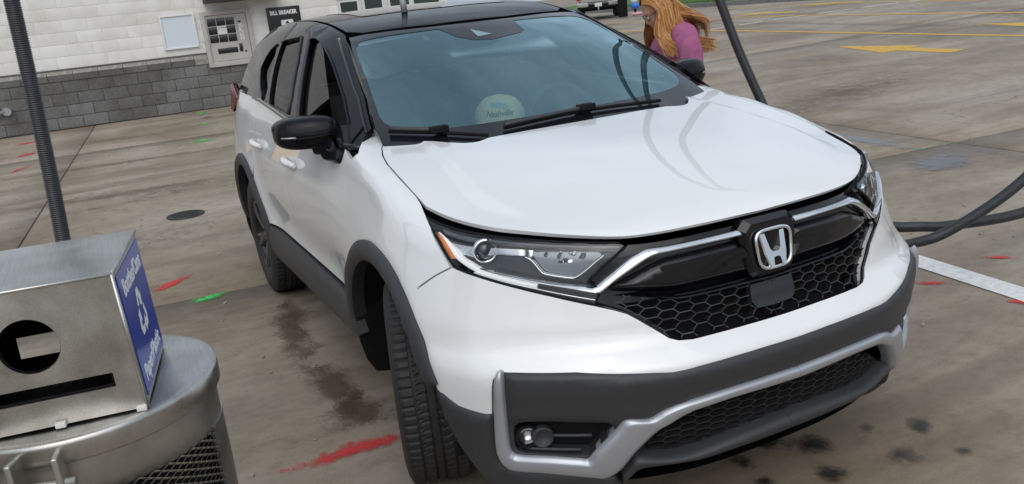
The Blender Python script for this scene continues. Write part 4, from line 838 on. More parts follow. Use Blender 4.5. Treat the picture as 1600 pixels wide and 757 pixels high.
# --- headlamps
for sg in (1, -1):
    hl = empty('headlight', parent=car)
    side_ = dict(mirror=(sg,))
    P_ = lambda nm, m, key, **kw: panel(nm, m, hl, 'F', 'b', [tuple(p) for p in D[key]], mirror=(sg,), **kw)
    P_('housing', M_HLI, 'headlamp', off=-.055, thick=0, step=.03)
    P_('lens', M_LENS, 'headlamp', off=-.006, thick=.004, step=.03)
    mb = MB(); lp = [shell_pt('F', 'b', p, -.008) for p in D['headlamp']]; path = [p for p, n_ in lp]; path.append(path[0])
    mb.tube([Vector((p.x, p.y*sg, p.z)) for p in path], .0045, 6, False); mb.build('seal', M_BLACK, hl)
    RB = lambda nm, m, key, off, h, **kw: ribbon(nm, m, hl, 'F', 'b', D[key+'_u'], D[key+'_l'], off, h, mirror=(sg,), **kw)
    RB('upper_trim', mat('lamp_grey', (.12, .125, .14), .3), 'htop', -.016, .004); RB('amber_reflector', M_AMB, 'amber', -.020, .006); RB('light_guide', M_DRL, 'drl', -.020, .008); RB('lower_rib', M_HLC, 'rib1', -.014, .006)
    P_('chrome_bezel', M_HLC, 'hl_bezel', off=-.036, thick=.008, step=.015, bstep=.008)
    P_('reflector_bowl', mat('smoked_reflector', (.22, .23, .25), .2, .8), 'hl_reflector', off=-.046, thick=.006, step=.02)
    RB('chrome_accent', M_CHR, 'acc', -.026, .006)
    # horizontal ribs of the bezel
    mb = MB(); uv = np.array(D['hl_bezel']); u0, u1 = uv[:, 0].min(), uv[:, 0].max()
    for k in range(7):
        f0 = k/6; row = []
        for q in range(9):
            u = u0+.01+(u1-u0-.02)*q/8; ins = [(z) for z in np.linspace(.80, 1.05, 120) if inside(np.array([[u, z]]), uv)[0]]
            if ins: p, n_ = shell_pt('F', 'b', (u, ins[0]+(ins[-1]-ins[0])*(.1+.8*f0)), -.031); row.append(Vector((p.x, p.y*sg, p.z)))
        if len(row) > 2: mb.tube(row, .0022, 6)
    mb.build('bezel_ribs', M_CHR, hl)
    # projector
    cpt, cn = shell_pt('F', 'b', D['hl_c1'][0], -.030); fwd = Vector((.93, -.30, .05)).normalized(); R_ = fwd.to_track_quat('Z', 'Y').to_matrix().to_4x4()
    M4 = Matrix.Translation(cpt) @ R_; S4 = Matrix.Diagonal((1, sg, 1, 1))
    MB().lathe([(.034, -.03), (.037, -.004), (.035, .004), (.029, .006), (.027, -.01)], 36, 'z', S4 @ M4).build('projector_ring', M_CHR, hl)
    pr_ = MB().lathe([(.0, .010), (.010, .009), (.018, .005), (.024, -.002), (.027, -.010)], 36, 'z', S4 @ M4).build('projector_lens', mat('projector_glass', (.012, .013, .016), .03, 0, 1.), hl)
    # faceted reflector behind the high beam
    cc = np.array(D['hl_reflector']).mean(0); mb = MB(); rr = random.Random(5)
    for k in range(9):
        p, n_ = shell_pt('F', 'b', (cc[0]+rr.uniform(-.045, .05), cc[1]+rr.uniform(-.008, .03)), -.040); q = Vector((p.x, p.y*sg, p.z)); s_ = rr.uniform(.005, .011)
        mb.box((-.003, -s_, -s_*.6), (.003, s_, s_*.6), Matrix.Translation(q) @ Matrix.Rotation(rr.uniform(-.6, .6), 4, 'Z') @ Matrix.Rotation(rr.uniform(-.7, .7), 4, 'Y') @ Matrix.Rotation(rr.uniform(-.7, .7), 4, 'X'))
    mb.build('reflector_facets', M_CHR, hl)
# --- grille
gr = empty('grille', parent=car)
go = clampc(D['grille_top']); gu = clampc(D['grille_out'])
hg = go[::-1]+gu if False else go+[]; 
halfg = list(reversed(go))+gu   # centre top -> outer -> down -> centre bottom
fullg = halfg+[(-p[0], p[1]) for p in reversed(halfg)]
mh = clampc(D['mesh']); mhole = [p for k, p in enumerate(mh)]+[(-p[0], p[1]) for p in reversed(mh)]
panel('grille_surround', M_PIANO, gr, 'F', 'b', fullg, holes=[mhole], off=-.030, thick=.03, step=.03)
# rim that frames the opening
path = [shell_pt('F', 'b', p, -.010)[0] for p in gu[7:]]
MB().tube([Vector(p) for p in path]+[Vector((p.x, -p.y, p.z)) for p in reversed(path)], .006, 8).build('opening_rim', M_PIANO, gr)
for sg in (1, -1):
    ribbon('chrome_wing', M_CHR, gr, 'F', 'b', D['wing_u'], D['wing_l'], -.010, .014, mirror=(sg,), depth=.016, prof=((0, -1.), (0, 0), (.06, .18), (.40, .72), (.70, 1.), (.82, .92), (.94, .5), (1, .1), (1, -1.)))
    panel('gloss_blade', M_PIANO, gr, 'F', 'b', [tuple(p) for p in D['bar']], mirror=(sg,), off=-.024, thick=.02, step=.012, bstep=.01, pillow=(.026, .028))
    panel('blade_insert', M_PIANO, gr, 'F', 'b', rounded([tuple(p) for p in D['bar_recess']], .01), mirror=(sg,), off=.0025, thick=.004, step=.02)
    ribbon('lower_blade', M_PIANO, gr, 'F', 'b', D['lip_u'], D['lip_l'], -.014, .012, mirror=(sg,), depth=.03)
M_MESH = mat('mesh_gloss', (.03, .03, .032), .18, .2, .5); M_MESH2 = mat('mesh_satin', (.018, .018, .019), .4)
def honeycomb(name, poly, m, parent, off, cw, chh, bar, depth, sgs=(1, -1), shear=0.):
    """open hexagon lattice laid on the front of the shell inside a traced outline"""
    A = np.array(poly); lo, hi = A.min(0), A.max(0); segs = set(); key = lambda p: (round(p[0], 4), round(p[1], 4))
    rows = int((hi[1]-lo[1])/chh)+4; cols = int(hi[0]/(cw*.75))+4
    for c in range(-2, cols):
        for r in range(-2, rows):
            x = c*cw*.75; z = lo[1]+r*chh+(chh/2 if c % 2 else 0)
            hx = [(x+cw*.5, z), (x+cw*.25, z+chh*.5), (x-cw*.25, z+chh*.5), (x-cw*.5, z), (x-cw*.25, z-chh*.5), (x+cw*.25, z-chh*.5)]
            for i in range(6):
                a, b = key(hx[i]), key(hx[(i+1) % 6]); segs.add((min(a, b), max(a, b)))
    segs = list(segs); pts = np.array([p for s in segs for p in s]); ok = inside(pts, A) & (pts[:, 0] > -.001)
    S = on_shell('F', phi_body, pts); N = normal(phi_body, S); mb = {s: MB() for s in sgs}
    for i in range(len(segs)):
        if not (ok[2*i] or ok[2*i+1]): continue
        a, b = Vector(S[2*i]), Vector(S[2*i+1]); n_ = Vector(N[2*i])
        if not (ok[2*i] and ok[2*i+1]):
            g = (a, b) if ok[2*i] else (b, a); a, b = g[0], g[0]+(g[1]-g[0])*.45
        a = a+n_*off; b = b+n_*off; d = (b-a).normalized(); w = d.cross(n_).normalized()*bar/2; dn = n_*depth
        for s in sgs:
            q = [Vector((p.x, p.y*s, p.z)) for p in (a-w, a+w, b+w, b-w, a-w*1.15-dn, a+w*1.15-dn, b+w*1.15-dn, b-w*1.15-dn)]
            mb[s].add(q, [(0, 1, 2, 3), (0, 4, 5, 1), (1, 5, 6, 2), (2, 6, 7, 3), (3, 7, 4, 0)])
    return [mb[s].build(name, m, parent) for s in sgs]
honeycomb('honeycomb_mesh', [(max(p[0], -.01), p[1]) for p in D['mesh']], M_MESH, gr, -.020, .056, .0262, .0028, .024)
pq = D['plate']; zt, zb = pq[0][1], pq[4][1]; pl = [(.0006, zt-.002), (pq[0][0], zt), (pq[5][0], pq[5][1]), (pq[4][0], zb), (.0006, zb-.003)]
panel('sensor_cover', mat('sensor_plastic', (.022, .026, .030), .3), gr, 'F', 'b', rounded(pl+[(-p[0], p[1]) for p in reversed(pl)], .006), off=-.015, thick=.02, step=.02)
# emblem: dark plinth, chrome ring, chrome letter
em = empty('emblem', parent=gr)
EC = Vector((.868, 0, .862)); tilt = Matrix.Rotation(math.radians(-8), 4, 'Y')
def emb_pt(y, z, x=0.): return EC+tilt @ Vector((x, y, z))
def sq(w_, h_, top=1.0, n_=10, p_=4.2):
    pts = []
    for k in range(48):
        a = 2*math.pi*k/48; ca, sa = math.cos(a), math.sin(a); x = math.copysign(abs(ca)**(2/p_), ca); z = math.copysign(abs(sa)**(2/p_), sa)
        pts.append((x*w_*(1+(top-1)*z*.5), z*h_))
    return pts
plinth = [(-.080, -.066), (-.072, -.078), (-.045, -.085), (.045, -.085), (.072, -.078), (.080, -.066), (.100, .02), (.104, .070), (.078, .094), (-.078, .094), (-.104, .070), (-.100, .02)]
mb = MB(); a_ = [emb_pt(y, z, -.05) for y, z in plinth]; b_ = [emb_pt(y, z, -.006) for y, z in plinth]; c_ = [emb_pt(y*.86, z*.84, .012) for y, z in plinth]; n_ = len(plinth)
mb.add(a_+b_+c_, [(i, (i+1) % n_, (i+1) % n_+n_, i+n_) for i in range(n_)]+[(i+n_, (i+1) % n_+n_, (i+1) % n_+2*n_, i+2*n_) for i in range(n_)]+[tuple(range(2*n_, 3*n_))]); mb.build('plinth', M_PIANO, em)
ring = sq(.062, .056, 1.16); mb = MB(); mb.tube([emb_pt(y, z, .020) for y, z in ring]+[emb_pt(*ring[0], .020)], .0055, 8, False); mb.build('ring', M_CHR, em)
hh_ = [(-.047, .047), (-.030, .047), (-.020, -.001), (-.012, -.010), (.012, -.010), (.020, -.001), (.030, .047), (.047, .047), (.040, -.015), (.030, -.050), (.016, -.050), (.013, -.030), (.008, -.026), (-.008, -.026), (-.013, -.030), (-.016, -.050), (-.030, -.050), (-.040, -.015)]
mb = MB(); n_ = len(hh_); a_ = [emb_pt(y, z, .010) for y, z in hh_]; b_ = [emb_pt(y, z, .020-.16*z) for y, z in hh_]; cen = [(y*.93, z*.97) for y, z in hh_]; c_ = [emb_pt(y, z, .024-.16*z) for y, z in cen]
mb.add(a_+b_+c_, [(i, (i+1) % n_, (i+1) % n_+n_, i+n_) for i in range(n_)]+[(i+n_, (i+1) % n_+n_, (i+1) % n_+2*n_, i+2*n_) for i in range(n_)]+[tuple(range(2*n_, 3*n_))])
me = mb.mesh('letter_bar'); bm = bmesh.new(); bm.from_mesh(me); bmesh.ops.triangulate(bm, faces=[f for f in bm.faces if len(f.verts) > 4]); bmesh.ops.recalc_face_normals(bm, faces=bm.faces); bm.to_mesh(me); bm.free(); link('chrome_letter', me, M_CHR, em)
# --- lower front
lf = empty('lower_bumper', parent=car)
dp = clampc(D['dark_panel'])
panel('dark_band', M_TRIM, lf, 'F', 'b', dp+[(-p[0], p[1]) for p in reversed(dp)], holes=[rounded([tuple(p) for p in D['fog_recess']], .012), rounded([(-p[0], p[1]) for p in D['fog_recess']], .012)], off=.002, thick=.05, step=.025, pillow=(.008, .02))
fr2 = rounded([tuple(p) for p in D['fog_recess']], .012)
for sg in (1, -1):
    panel('fog_recess', M_BLACK, lf, 'F', 'b', fr2, mirror=(sg,), off=-.045, thick=0, step=.03)
    ribbon('silver_trim', M_SILV, lf, 'F', 'b', D['sil_u'], D['sil_l'], .006, .016, mirror=(sg,), depth=.03, centre=True, prof=((0, -1.), (0, 0), (.14, .85), (.24, 1.), (.76, 1.), (.86, .85), (1, 0), (1, -1.)))
    fg = empty('fog_light', parent=lf)
    p, n_ = shell_pt('F', 'b', D['fog'][0], -.012); M4 = Matrix.Diagonal((1, sg, 1, 1)) @ Matrix.Translation(p) @ Vector((.95, -.3, .02)).to_track_quat('Z', 'Y').to_matrix().to_4x4()
    MB().lathe([(.034, -.03), (.036, .0), (.034, .006), (.029, .006), (.028, -.002)], 32, 'z', M4).build('bezel', M_BLACK, fg)
    MB().lathe([(.0, .004), (.015, .003), (.028, -.003)], 32, 'z', M4).build('lens', M_LENS, fg); MB().lathe([(.0, -.022), (.015, -.018), (.028, -.006)], 14, 'z', M4).build('reflector', M_HLC, fg)
    p, n_ = shell_pt('F', 'b', D['fog2'][0], -.016); M4 = Matrix.Diagonal((1, sg, 1, 1)) @ Matrix.Translation(p) @ Vector((.95, -.3, .02)).to_track_quat('Z', 'Y').to_matrix().to_4x4()
    MB().lathe([(.0, -.006), (.018, -.004), (.026, .004), (.031, .004), (.033, -.02)], 28, 'z', M4).build('fog_blank', M_TRIM, lf)
    for key in ('fogbar', 'fogbar2'):
        pts = [shell_pt('F', 'b', q, -.008)[0] for q in densify(D[key], .02, False)]; mb = MB(); mb.tube([Vector((q.x, q.y*sg, q.z)) for q in pts], .005, 8); mb.build('fog_bar', M_TRIM, lf)
honeycomb('lower_mesh', [(max(p[0], -.01), p[1]) for p in D['low_mesh']], M_MESH2, lf, -.028, .052, .0235, .003, .02)
lm = clampc(D['low_mesh']); panel('mesh_backing', M_BLACK, lf, 'F', 'b', lm+[(-p[0], p[1]) for p in reversed(lm)], off=-.06, thick=0, step=.04)
for sg in (1, -1): ribbon('lower_lip', M_TRIM, lf, 'F', 'b', D['llip_u'], D['llip_l'], -.004, .022, mirror=(sg,), depth=.05, centre=True)
cc_ = [tuple(p) for p in D['corner_clad']]
for sg in (1, -1): panel('corner_cladding', M_TRIM, lf, 'F', 'b', cc_, mirror=(sg,), off=.0, thick=.05, step=.025, pillow=(.012, .02))
under = [(th, .205+.04*(th/.8)**2) for th in np.linspace(-.56, .56, 33)]
mb = MB(); P0 = on_shell('F', phi_body, np.array([(u, max(.24, z+.03)) for u, z in under])); vs = [(p[0]-.01, p[1], p[2]) for p in P0]+[(p[0]-.10, p[1]*.98, .20) for p in P0]+[(.05, p[1]*.75, .20) for p in P0]; n_ = len(P0)
mb.add(vs, [(i, i+1, i+1+n_, i+n_) for i in range(n_-1)]+[(i+n_, i+1+n_, i+1+2*n_, i+2*n_) for i in range(n_-1)], True); mb.build('under_tray', M_BLACK, lf)
# --- greenhouse: windshield, roof, side frames and glass
wse = [tuple(p) for p in D['ws_edge'] if p[0] < -.02]; hw_ = [(0.0, 1.541)]+wse+[(-.742, 1.155), (-.70, 1.115), (-.45, 1.085), (-.2, 1.075)]
ws_poly = hw_[1:]+[(-p[0], p[1]) for p in reversed(hw_[1:])]
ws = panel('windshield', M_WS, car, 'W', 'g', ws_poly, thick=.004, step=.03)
fr = [tuple(p) for p in D['frit']]; left = [p for p in fr if p[0] < -.02]
topl = [p for p in left if p[1] > 1.30]; botl = [p for p in left if p[1] <= 1.30]
sideL = left
# clear area: traced right half, its mirror, and the camera housing at the top centre
topc = [(-.19, 1.528), (-.15, 1.49), (-.09, 1.468), (.0, 1.462), (.16, 1.475), (.19, 1.485), (.195, 1.53)]
lft = [p for p in left if not (p[0] > -.21 and p[1] > 1.4)]
i_top = max(range(len(lft)), key=lambda i: lft[i][1]); clear = lft+[(-p[0], p[1]) for p in reversed(lft)]
clear = clear+[p for p in reversed(topc)]
clear_hole = clear
shrink = [(p[0]*.999, p[1]) for p in ws_poly]
panel('windshield_border', mat('frit_black', (.006, .007, .010), .3, 0, 1., .1, .01), ws, 'W', 'g', shrink, holes=[clear_hole], off=.0014, thick=.0, step=.03)
cw = [(-.055, 1.478), (-.055, 1.512), (.02, 1.482)]
panel('camera_window', mat('camera_window_glass', (.22, .31, .34), .1, 0, 1.), ws, 'W', 'g', cw, off=.003, thick=0, step=.02)
# roof
hd = [(shell_pt('W', 'g', (p[0], p[1]+.006))[0]) for p in wse if p[1] > 1.52]
hdx = [(q.x-.004, q.y) for q in hd]
rf = [(hdx[0][0], -.0)]; front = [(-1.118, -.04)]+[(q[0]-.012, q[1]) for q in hdx]
xs = np.linspace(-1.25, -3.36, 22); half_r = [p for p in front if p[1] > -.565]+[(x, -.566+.03*max(0, (-2.6-x))) for x in xs]+[(-3.40, -.3), (-3.42, -.02)]
roof = panel('roof', M_GLOSS, car, 'T', 'g', half_r+[(p[0], -p[1]) for p in reversed(half_r)], thick=.015, step=.06)
panel('roof_glass', M_PIANO, roof, 'T', 'g', rounded([(-1.52, -.40), (-1.46, 0), (-1.52, .40), (-2.25, .40), (-2.25, -.40)], .05), off=.0025, thick=.006, step=.06)
p_, n_ = shell_pt('T', 'g', (-1.447, -.203), .0)
MB().tube([p_, p_+Vector((-.005, 0, .05)), p_+Vector((-.02, 0, .16))], [.016, .015, .012], 14).build('antenna', mat('antenna_grey', (.32, .33, .34), .4, .3), roof)
# side frame with three glazed openings
sa = [tuple(p) for p in D['side_a']]
redge = [tuple(p) for p in chart_of('P', on_shell('T', phi_green, np.array([(x, -.585+.03*max(0, (-2.6-x))) for x in np.linspace(-1.20, -3.34, 24)])))]
rear_edge = [tuple(p) for p in chart_of('P', on_shell('S', phi_green, np.array([(-3.33, 1.50), (-3.36, 1.40), (-3.40, 1.30), (-3.40, 1.22)])))]
bl = [tuple(p) for p in chart_of('P', on_shell('S', phi_green, np.array([(x, belt(x)+.006-.012) for x in np.linspace(-3.3, -.42, 24)])))]
wf, wr, wq = ([tuple(p) for p in D[k]] for k in ('win_front', 'win_rear', 'win_quarter'))
wfh, wrh, wqh = ([tuple(p) for p in D[k]] for k in ('winh_front', 'winh_rear', 'winh_quarter'))
frame_poly = sa+redge+rear_edge+bl
panel('side_frame', M_GLOSS, (car, car), 'P', 'g', frame_poly, holes=[wfh, wrh, wqh], thick=.02, step=.04, mirror=(1, -1))
for nm, pts, m in (('front_window', wf, M_SIDE), ('rear_window', wr, M_PRIV), ('quarter_window', wq, M_PRIV)):
    cx_ = np.mean(pts, 0); panel(nm, m, (car, car), 'S', 's', [tuple(cx_+(np.array(p)-cx_)*1.035) for p in pts], off=-.014, thick=0, step=.04, mirror=(1, -1))
# mouldings: belt strip, window surround, roof gutter
def along(name, m, ch, ph, pts, r, off=.0, par=car):
    P = [shell_pt(ch, ph, p, off)[0] for p in pts]
    for sg in (1, -1): MB().tube([Vector((p.x, p.y*sg, p.z)) for p in P], r, 8).build(name, m, par)
along('belt_moulding', M_PIANO, 'S', 'g', [(x, belt(x)+.002) for x in np.linspace(-.40, -2.3, 24)], .012, .0)
along('window_moulding', M_GLOSS, 'P', 'g', densify(wfh[:10], .03, False), .006, .003)
along('window_moulding', M_GLOSS, 'P', 'g', densify([wrh[0], wrh[1], wrh[2], wrh[3]], .03, False), .006, .003)
along('window_moulding', M_GLOSS, 'P', 'g', densify(wqh[:7], .03, False), .006, .003)
along('pillar_strip', M_TRIM, 'P', 'g', densify([wfh[0], wfh[13], wfh[12], wfh[11]], .03, False), .009, .002)
along('pillar_strip', M_TRIM, 'P', 'g', densify([wrh[3], wrh[4], wrh[5], wrh[6]], .03, False), .007, .002)
along('a_pillar_moulding', M_PIANO, 'P', 'g', densify([(p[0]+.0, p[1]-.016) for p in sa[3:]], .03, False), .006, .002)
# rear end (closes the shell)
rp = [(y, z) for y, z in ((-.80, .30), (-.80, 1.0), (-.78, 1.2), (.78, 1.2), (.80, 1.0), (.80, .30))]
mb = MB(); mb.bbox((-3.60, -.84, .32), (-3.20, .84, .95), .08); mb.bbox((-3.50, -.80, .9), (-3.1, .80, 1.22), .06); mb.build('tailgate', M_PAINT, car)
mb = MB(); mb.prism([(-3.42, -.66, 1.22), (-3.30, -.52, 1.52), (-3.30, .52, 1.52), (-3.42, .66, 1.22)], (.02, 0, 0)); mb.build('rear_window', M_PRIV, car)
mb = MB(); mb.bbox((-3.72, -.86, .30), (-3.1, .86, .55), .07); mb.build('rear_bumper', M_TRIM, car)
for sg in (-1, 1):   # tail lamp: tall lens wrapping the rear corner
    q = [(-3.05, .842, 1.20), (-3.30, .825, 1.28), (-3.42, .78, 1.27), (-3.55, .74, 1.19), (-3.56, .74, 1.12), (-3.42, .835, 1.08), (-3.25, .86, 1.11)]
    mb = MB(); c_ = [Vector((x, y*sg, z)) for x, y, z in q]; o_ = [Vector((x-.01, (y+.008)*sg, z)) for x, y, z in q]; n_ = len(q); cen = sum(o_, Vector())/n_; o2 = [cen+(p-cen)*.82+Vector((0, .012*sg, 0)) for p in o_]
    mb.add(c_+o_+o2, [(i, (i+1) % n_, (i+1) % n_+n_, i+n_) for i in range(n_)]+[(i+n_, (i+1) % n_+n_, (i+1) % n_+2*n_, i+2*n_) for i in range(n_)]+[tuple(range(2*n_, 3*n_))], False); mb.build('tail_light', M_REDL, car)
# --- cowl and wipers
mb = MB(); row = []
for y in np.linspace(-.74, .74, 31):
    xr = -.20-.42*abs(y)**2; row += [(xr+.10, y, 1.098-.02*abs(y)), (xr-.02, y, 1.10-.02*abs(y)), (xr-.06, y, 1.085)]
mb.add(row, [(i*3+j, (i+1)*3+j, (i+1)*3+j+1, i*3+j+1) for i in range(30) for j in range(2)], True); mb.build('cowl', M_BLACK, car)
for key in ('wiper_r', 'wiper_l'):
    w_ = empty('wiper', parent=car); P = [shell_pt('W', 'g', p, .014)[0] for p in densify(D[key], .03, False)]; m_ = len(P)//2
    MB().tube(P, .007, 8).build('blade', M_BLACK, w_); MB().tube([p+Vector((.006, 0, .012)) for p in (P[:m_+1] if key == 'wiper_r' else P[:m_+2])], .0085, 8).build('arm', M_TRIM, w_)
    MB().bbox((-.020, -.035, -.012), (.020, .035, .014), .005, Matrix.Translation(P[m_]+Vector((.002, 0, .012)))).build('clip', M_BLACK, w_)
# --- door mirrors
for sg in (1, -1):
    mr = empty('side_mirror', parent=car)
    prof = [(-.805, .60, .5), (-.84, .88, .8), (-.90, 1.0, .97), (-.96, 1.0, 1.0), (-1.01, .93, .93), (-1.043, .72, .72), (-1.056, .40, .45)]
    vs = []; N_ = 22
    for (y, a, b) in prof:
        u = (-.80-y)/.268; cx = -.68-.085*u; cz = 1.196+.006*u; hx, hz = .084*b, .066*a
        for k in range(N_):
            t_ = 2*math.pi*k/N_; ca, sa_ = math.cos(t_), math.sin(t_); px = math.copysign(abs(ca)**.6, ca); pz = math.copysign(abs(sa_)**.62, sa_)
            vs.append((cx+hx*px-(.012*pz if pz > 0 else 0), y*-sg*-1 if sg > 0 else -y, cz+hz*pz))
    fs = [(i*N_+k, i*N_+(k+1) % N_, (i+1)*N_+(k+1) % N_, (i+1)*N_+k) for i in range(len(prof)-1) for k in range(N_)]+[tuple(range(N_)), tuple(range((len(prof)-1)*N_, len(prof)*N_))]
    o = MB().add(vs, fs, True).build('housing', M_GLOSS, mr); md = o.modifiers.new('s', 'SUBSURF'); md.levels = 1; md.render_levels = 2
    s_ = -sg
    mb = MB(); mb.tube([(-.612, s_*.86, 1.190), (-.628, s_*.93, 1.187), (-.650, s_*.98, 1.186), (-.69, s_*1.03, 1.188), (-.735, s_*1.053, 1.190)], .0045, 8); mb.build('lower_seam', M_BLACK, mr)
    mb = MB(); mb.tube([(-.735, s_*1.050, 1.196), (-.69, s_*1.034, 1.193), (-.652, s_*.99, 1.192)], .004, 8); mb.build('turn_signal', mat('clear_signal', (.30, .30, .31), .15, .5), mr)
    vs = []
    for (x, y, z, hx, hz) in ((-.60, .81, 1.135, .075, .050), (-.575, .84, 1.13, .07, .045), (-.53, .865, 1.115, .085, .045), (-.47, .868, 1.115, .12, .06)):
        for k in range(12):
            t_ = 2*math.pi*k/12; vs.append((x+hx*math.cos(t_), s_*y if k < 99 else 0, z+hz*math.sin(t_)))
    mb = MB(); A0 = [(-.60, s_*.83, 1.135), (-.575, s_*.80, 1.125), (-.52, s_*.845, 1.118), (-.46, s_*.858, 1.115)]
    mb.tube(smooth_curve([(-.70, s_*.90, 1.150), (-.66, s_*.865, 1.142), (-.60, s_*.848, 1.135), (-.50, s_*.842, 1.130)], 5), [.045, .043, .041, .04, .04, .04, .04, .042, .044, .046, .048, .048, .046, .040, .03, .012], 14); mb.build('arm', M_GLOSS, mr)
    pass
    tri = [(-.375, 1.118), (-.50, 1.115), (-.66, 1.135), (-.60, 1.20), (-.50, 1.215)]
    MB().bbox((-.775, -.062+s_*.935, 1.135), (-.762, .062+s_*.935, 1.25), .004).build('mirror_glass', M_CHR, mr)
panel('mirror_base', M_GLOSS, (car, car), 'S', 'g', rounded([(-.47, 1.105), (-.58, 1.10), (-.74, 1.14), (-.62, 1.215), (-.50, 1.22)], .02), off=.006, thick=.03, step=.03, mirror=(1, -1))
# --- door handles
for (dr, dl), x in (((fdr, fdl), -1.30), ((rdr, rdl), -2.17)):
    for sg, par in ((1, dr), (-1, dl)):
        h0 = []
        for k in range(9):
            u = k/8; p, n_ = shell_pt('S', 'b', (x+.105-.21*u, .995+.012*u), .012+.026*math.sin(math.pi*u)); h0.append(Vector((p.x, p.y*sg, p.z)))
        mb = MB(); mb.tube(h0, [.010, .014, .017, .018, .018, .018, .017, .014, .010], 12); o = mb.build('door_handle', M_PAINT, par)
        p, n_ = shell_pt('S', 'b', (x, .99), .001); MB().ball((p.x, p.y*sg, p.z), (.10, .004, .035), 20, 10).build('handle_cup', M_PAINT, par)
# --- wheels
TR = .369; TW = .118
prof = []
for (r, h) in ((.222, -.095), (.232, -.108), (.262, -.116), (.300, -.1175), (.330, -.112), (.350, -.104)): prof.append((r, h))
tread = []
for (h, rr_) in ((-.098, .3615), (-.090, .3655), (-.070, .3675), (-.058, .3680), (-.0575, .3600), (-.0500, .3600), (-.0495, .3690), (-.034, .3690), (-.018, .3695), (-.0175, .3610), (-.0105, .3610), (-.010, .3695), (.010, .3695), (.0105, .3610), (.0175, .3610), (.018, .3695), (.034, .3690), (.0495, .3690), (.0500, .3600), (.0575, .3600), (.058, .3680), (.070, .3675), (.090, .3655), (.098, .3615)): tread.append((rr_, h))
prof = prof+tread+[(r, -h) for r, h in reversed(prof)]
nT = 300; n6 = 6
def jag(k, j, r):
    h = prof[j][1]
    if .36 < r:
        ah = abs(h)
        if ah > .056: return r-.0045 if (k % 4) == 0 else r
        if ah > .030: return r-.004 if ((k+int(ah*500)) % 4) == 2 else r
        if ah > .017: return r-.003 if ((k+3) % 4) == 0 else r
    return r
TY = MB().lathe(prof, nT, 'y', jag=jag); ty_me = TY.mesh('tyre'); TY.fix(ty_me); ty_me.polygons.foreach_set('use_smooth', [math.hypot(*(lambda c: (c.x, c.z))(p.center)) < .352 for p in ty_me.polygons]); ty_me.materials.append(M_RUB)
mb = MB(); mb.lathe([(.224, -.098), (.226, -.102), (.216, -.100), (.206, -.086), (.200, -.03), (.200, .095), (.222, .098)], 64, 'y'); rim_me = mb.mesh('rim'); mb.fix(rim_me); rim_me.materials.append(M_RIM)
mb = MB(); mb.lathe([(.0, -.02), (.19, -.02), (.19, .0)], 40, 'y'); disc_me = mb.mesh('brake_disc'); mb.fix(disc_me); disc_me.materials.append(mat('brake_steel', (.25, .25, .26), .4, .8))
def spoke_mesh():
    mb = MB()
    for sgn in (-1, 1):
        a0, a1 = sgn*.11, sgn*.20
        pts = [(.045, a0*.9, -.072), (.11, a0, -.084), (.17, a1*.75, -.092), (.206, a1*.72, -.094)]
        L0 = [Vector((r*math.cos(a-.0), y, r*math.sin(a))) for r, a, y in pts]; ws_ = [.020, .016, .014, .016]
        vs = []
        for i, p in enumerate(L0):
            d = (L0[min(i+1, 3)]-L0[max(i-1, 0)]).normalized(); w = Vector((-d.z, 0, d.x)).normalized()*ws_[i]
            vs += [p-w, p-w*.55+Vector((0, -.008, 0)), p+w*.55+Vector((0, -.008, 0)), p+w, p+w+Vector((0, .03, 0)), p-w+Vector((0, .03, 0))]
        fs = [(i*6+k, i*6+(k+1) % 6, (i+1)*6+(k+1) % 6, (i+1)*6+k) for i in range(3) for k in range(6)]+[(0, 1, 2, 3, 4, 5), (18, 19, 20, 21, 22, 23)]
        mb.add(vs, fs)
    me = mb.mesh('spoke'); mb.fix(me); me.materials.append(M_RIM); return me
sp_me = spoke_mesh(); mb = MB(); mb.lathe([(.0, -.082), (.028, -.082), (.034, -.078), (.05, -.070), (.055, -.03)], 32, 'y'); hub_me = mb.mesh('hub'); mb.fix(hub_me); hub_me.materials.append(M_RIM)
for (x, y, st, fl) in ((0, -.80, -17, 1), (0, .80, -15, -1), (-2.66, -.808, 0, 1), (-2.66, .808, 0, -1)):
    w_ = empty('wheel', (x, y, TR-.001), parent=car); w_.rotation_euler = (0, 0, math.radians(st)+(0 if fl > 0 else math.pi))
    link('tyre', ty_me, None, w_); r_ = link('rim', rim_me, None, w_); link('brake_disc', disc_me, None, w_); link('hub', hub_me, None, r_)
    for k in range(5):
        s_ = link('spoke', sp_me, None, r_); s_.rotation_euler = (0, 2*math.pi*k/5+.3, 0)
for s_ in (-1, 1):   # flaps behind the front wheels
    fl = [(-.43, .92, .56), (-.43, .925, .48), (-.43, .922, .387), (-.43, .905, .308), (-.43, .876, .254), (-.43, .834, .243), (-.43, .70, .235), (-.43, .60, .26), (-.43, .60, .60)]
    mb = MB(); mb.prism([(x, s_*y, z) for x, y, z in fl], (.012, 0, 0)); mb.build('mud_flap', M_BLACK, car)
    mb = MB(); mb.prism([(-3.09, s_*.66, .20), (-3.10, s_*.90, .21), (-3.13, s_*.925, .36), (-3.15, s_*.925, .52), (-3.15, s_*.62, .55)], (.012, 0, 0)); mb.build('mud_flap', M_BLACK, car)
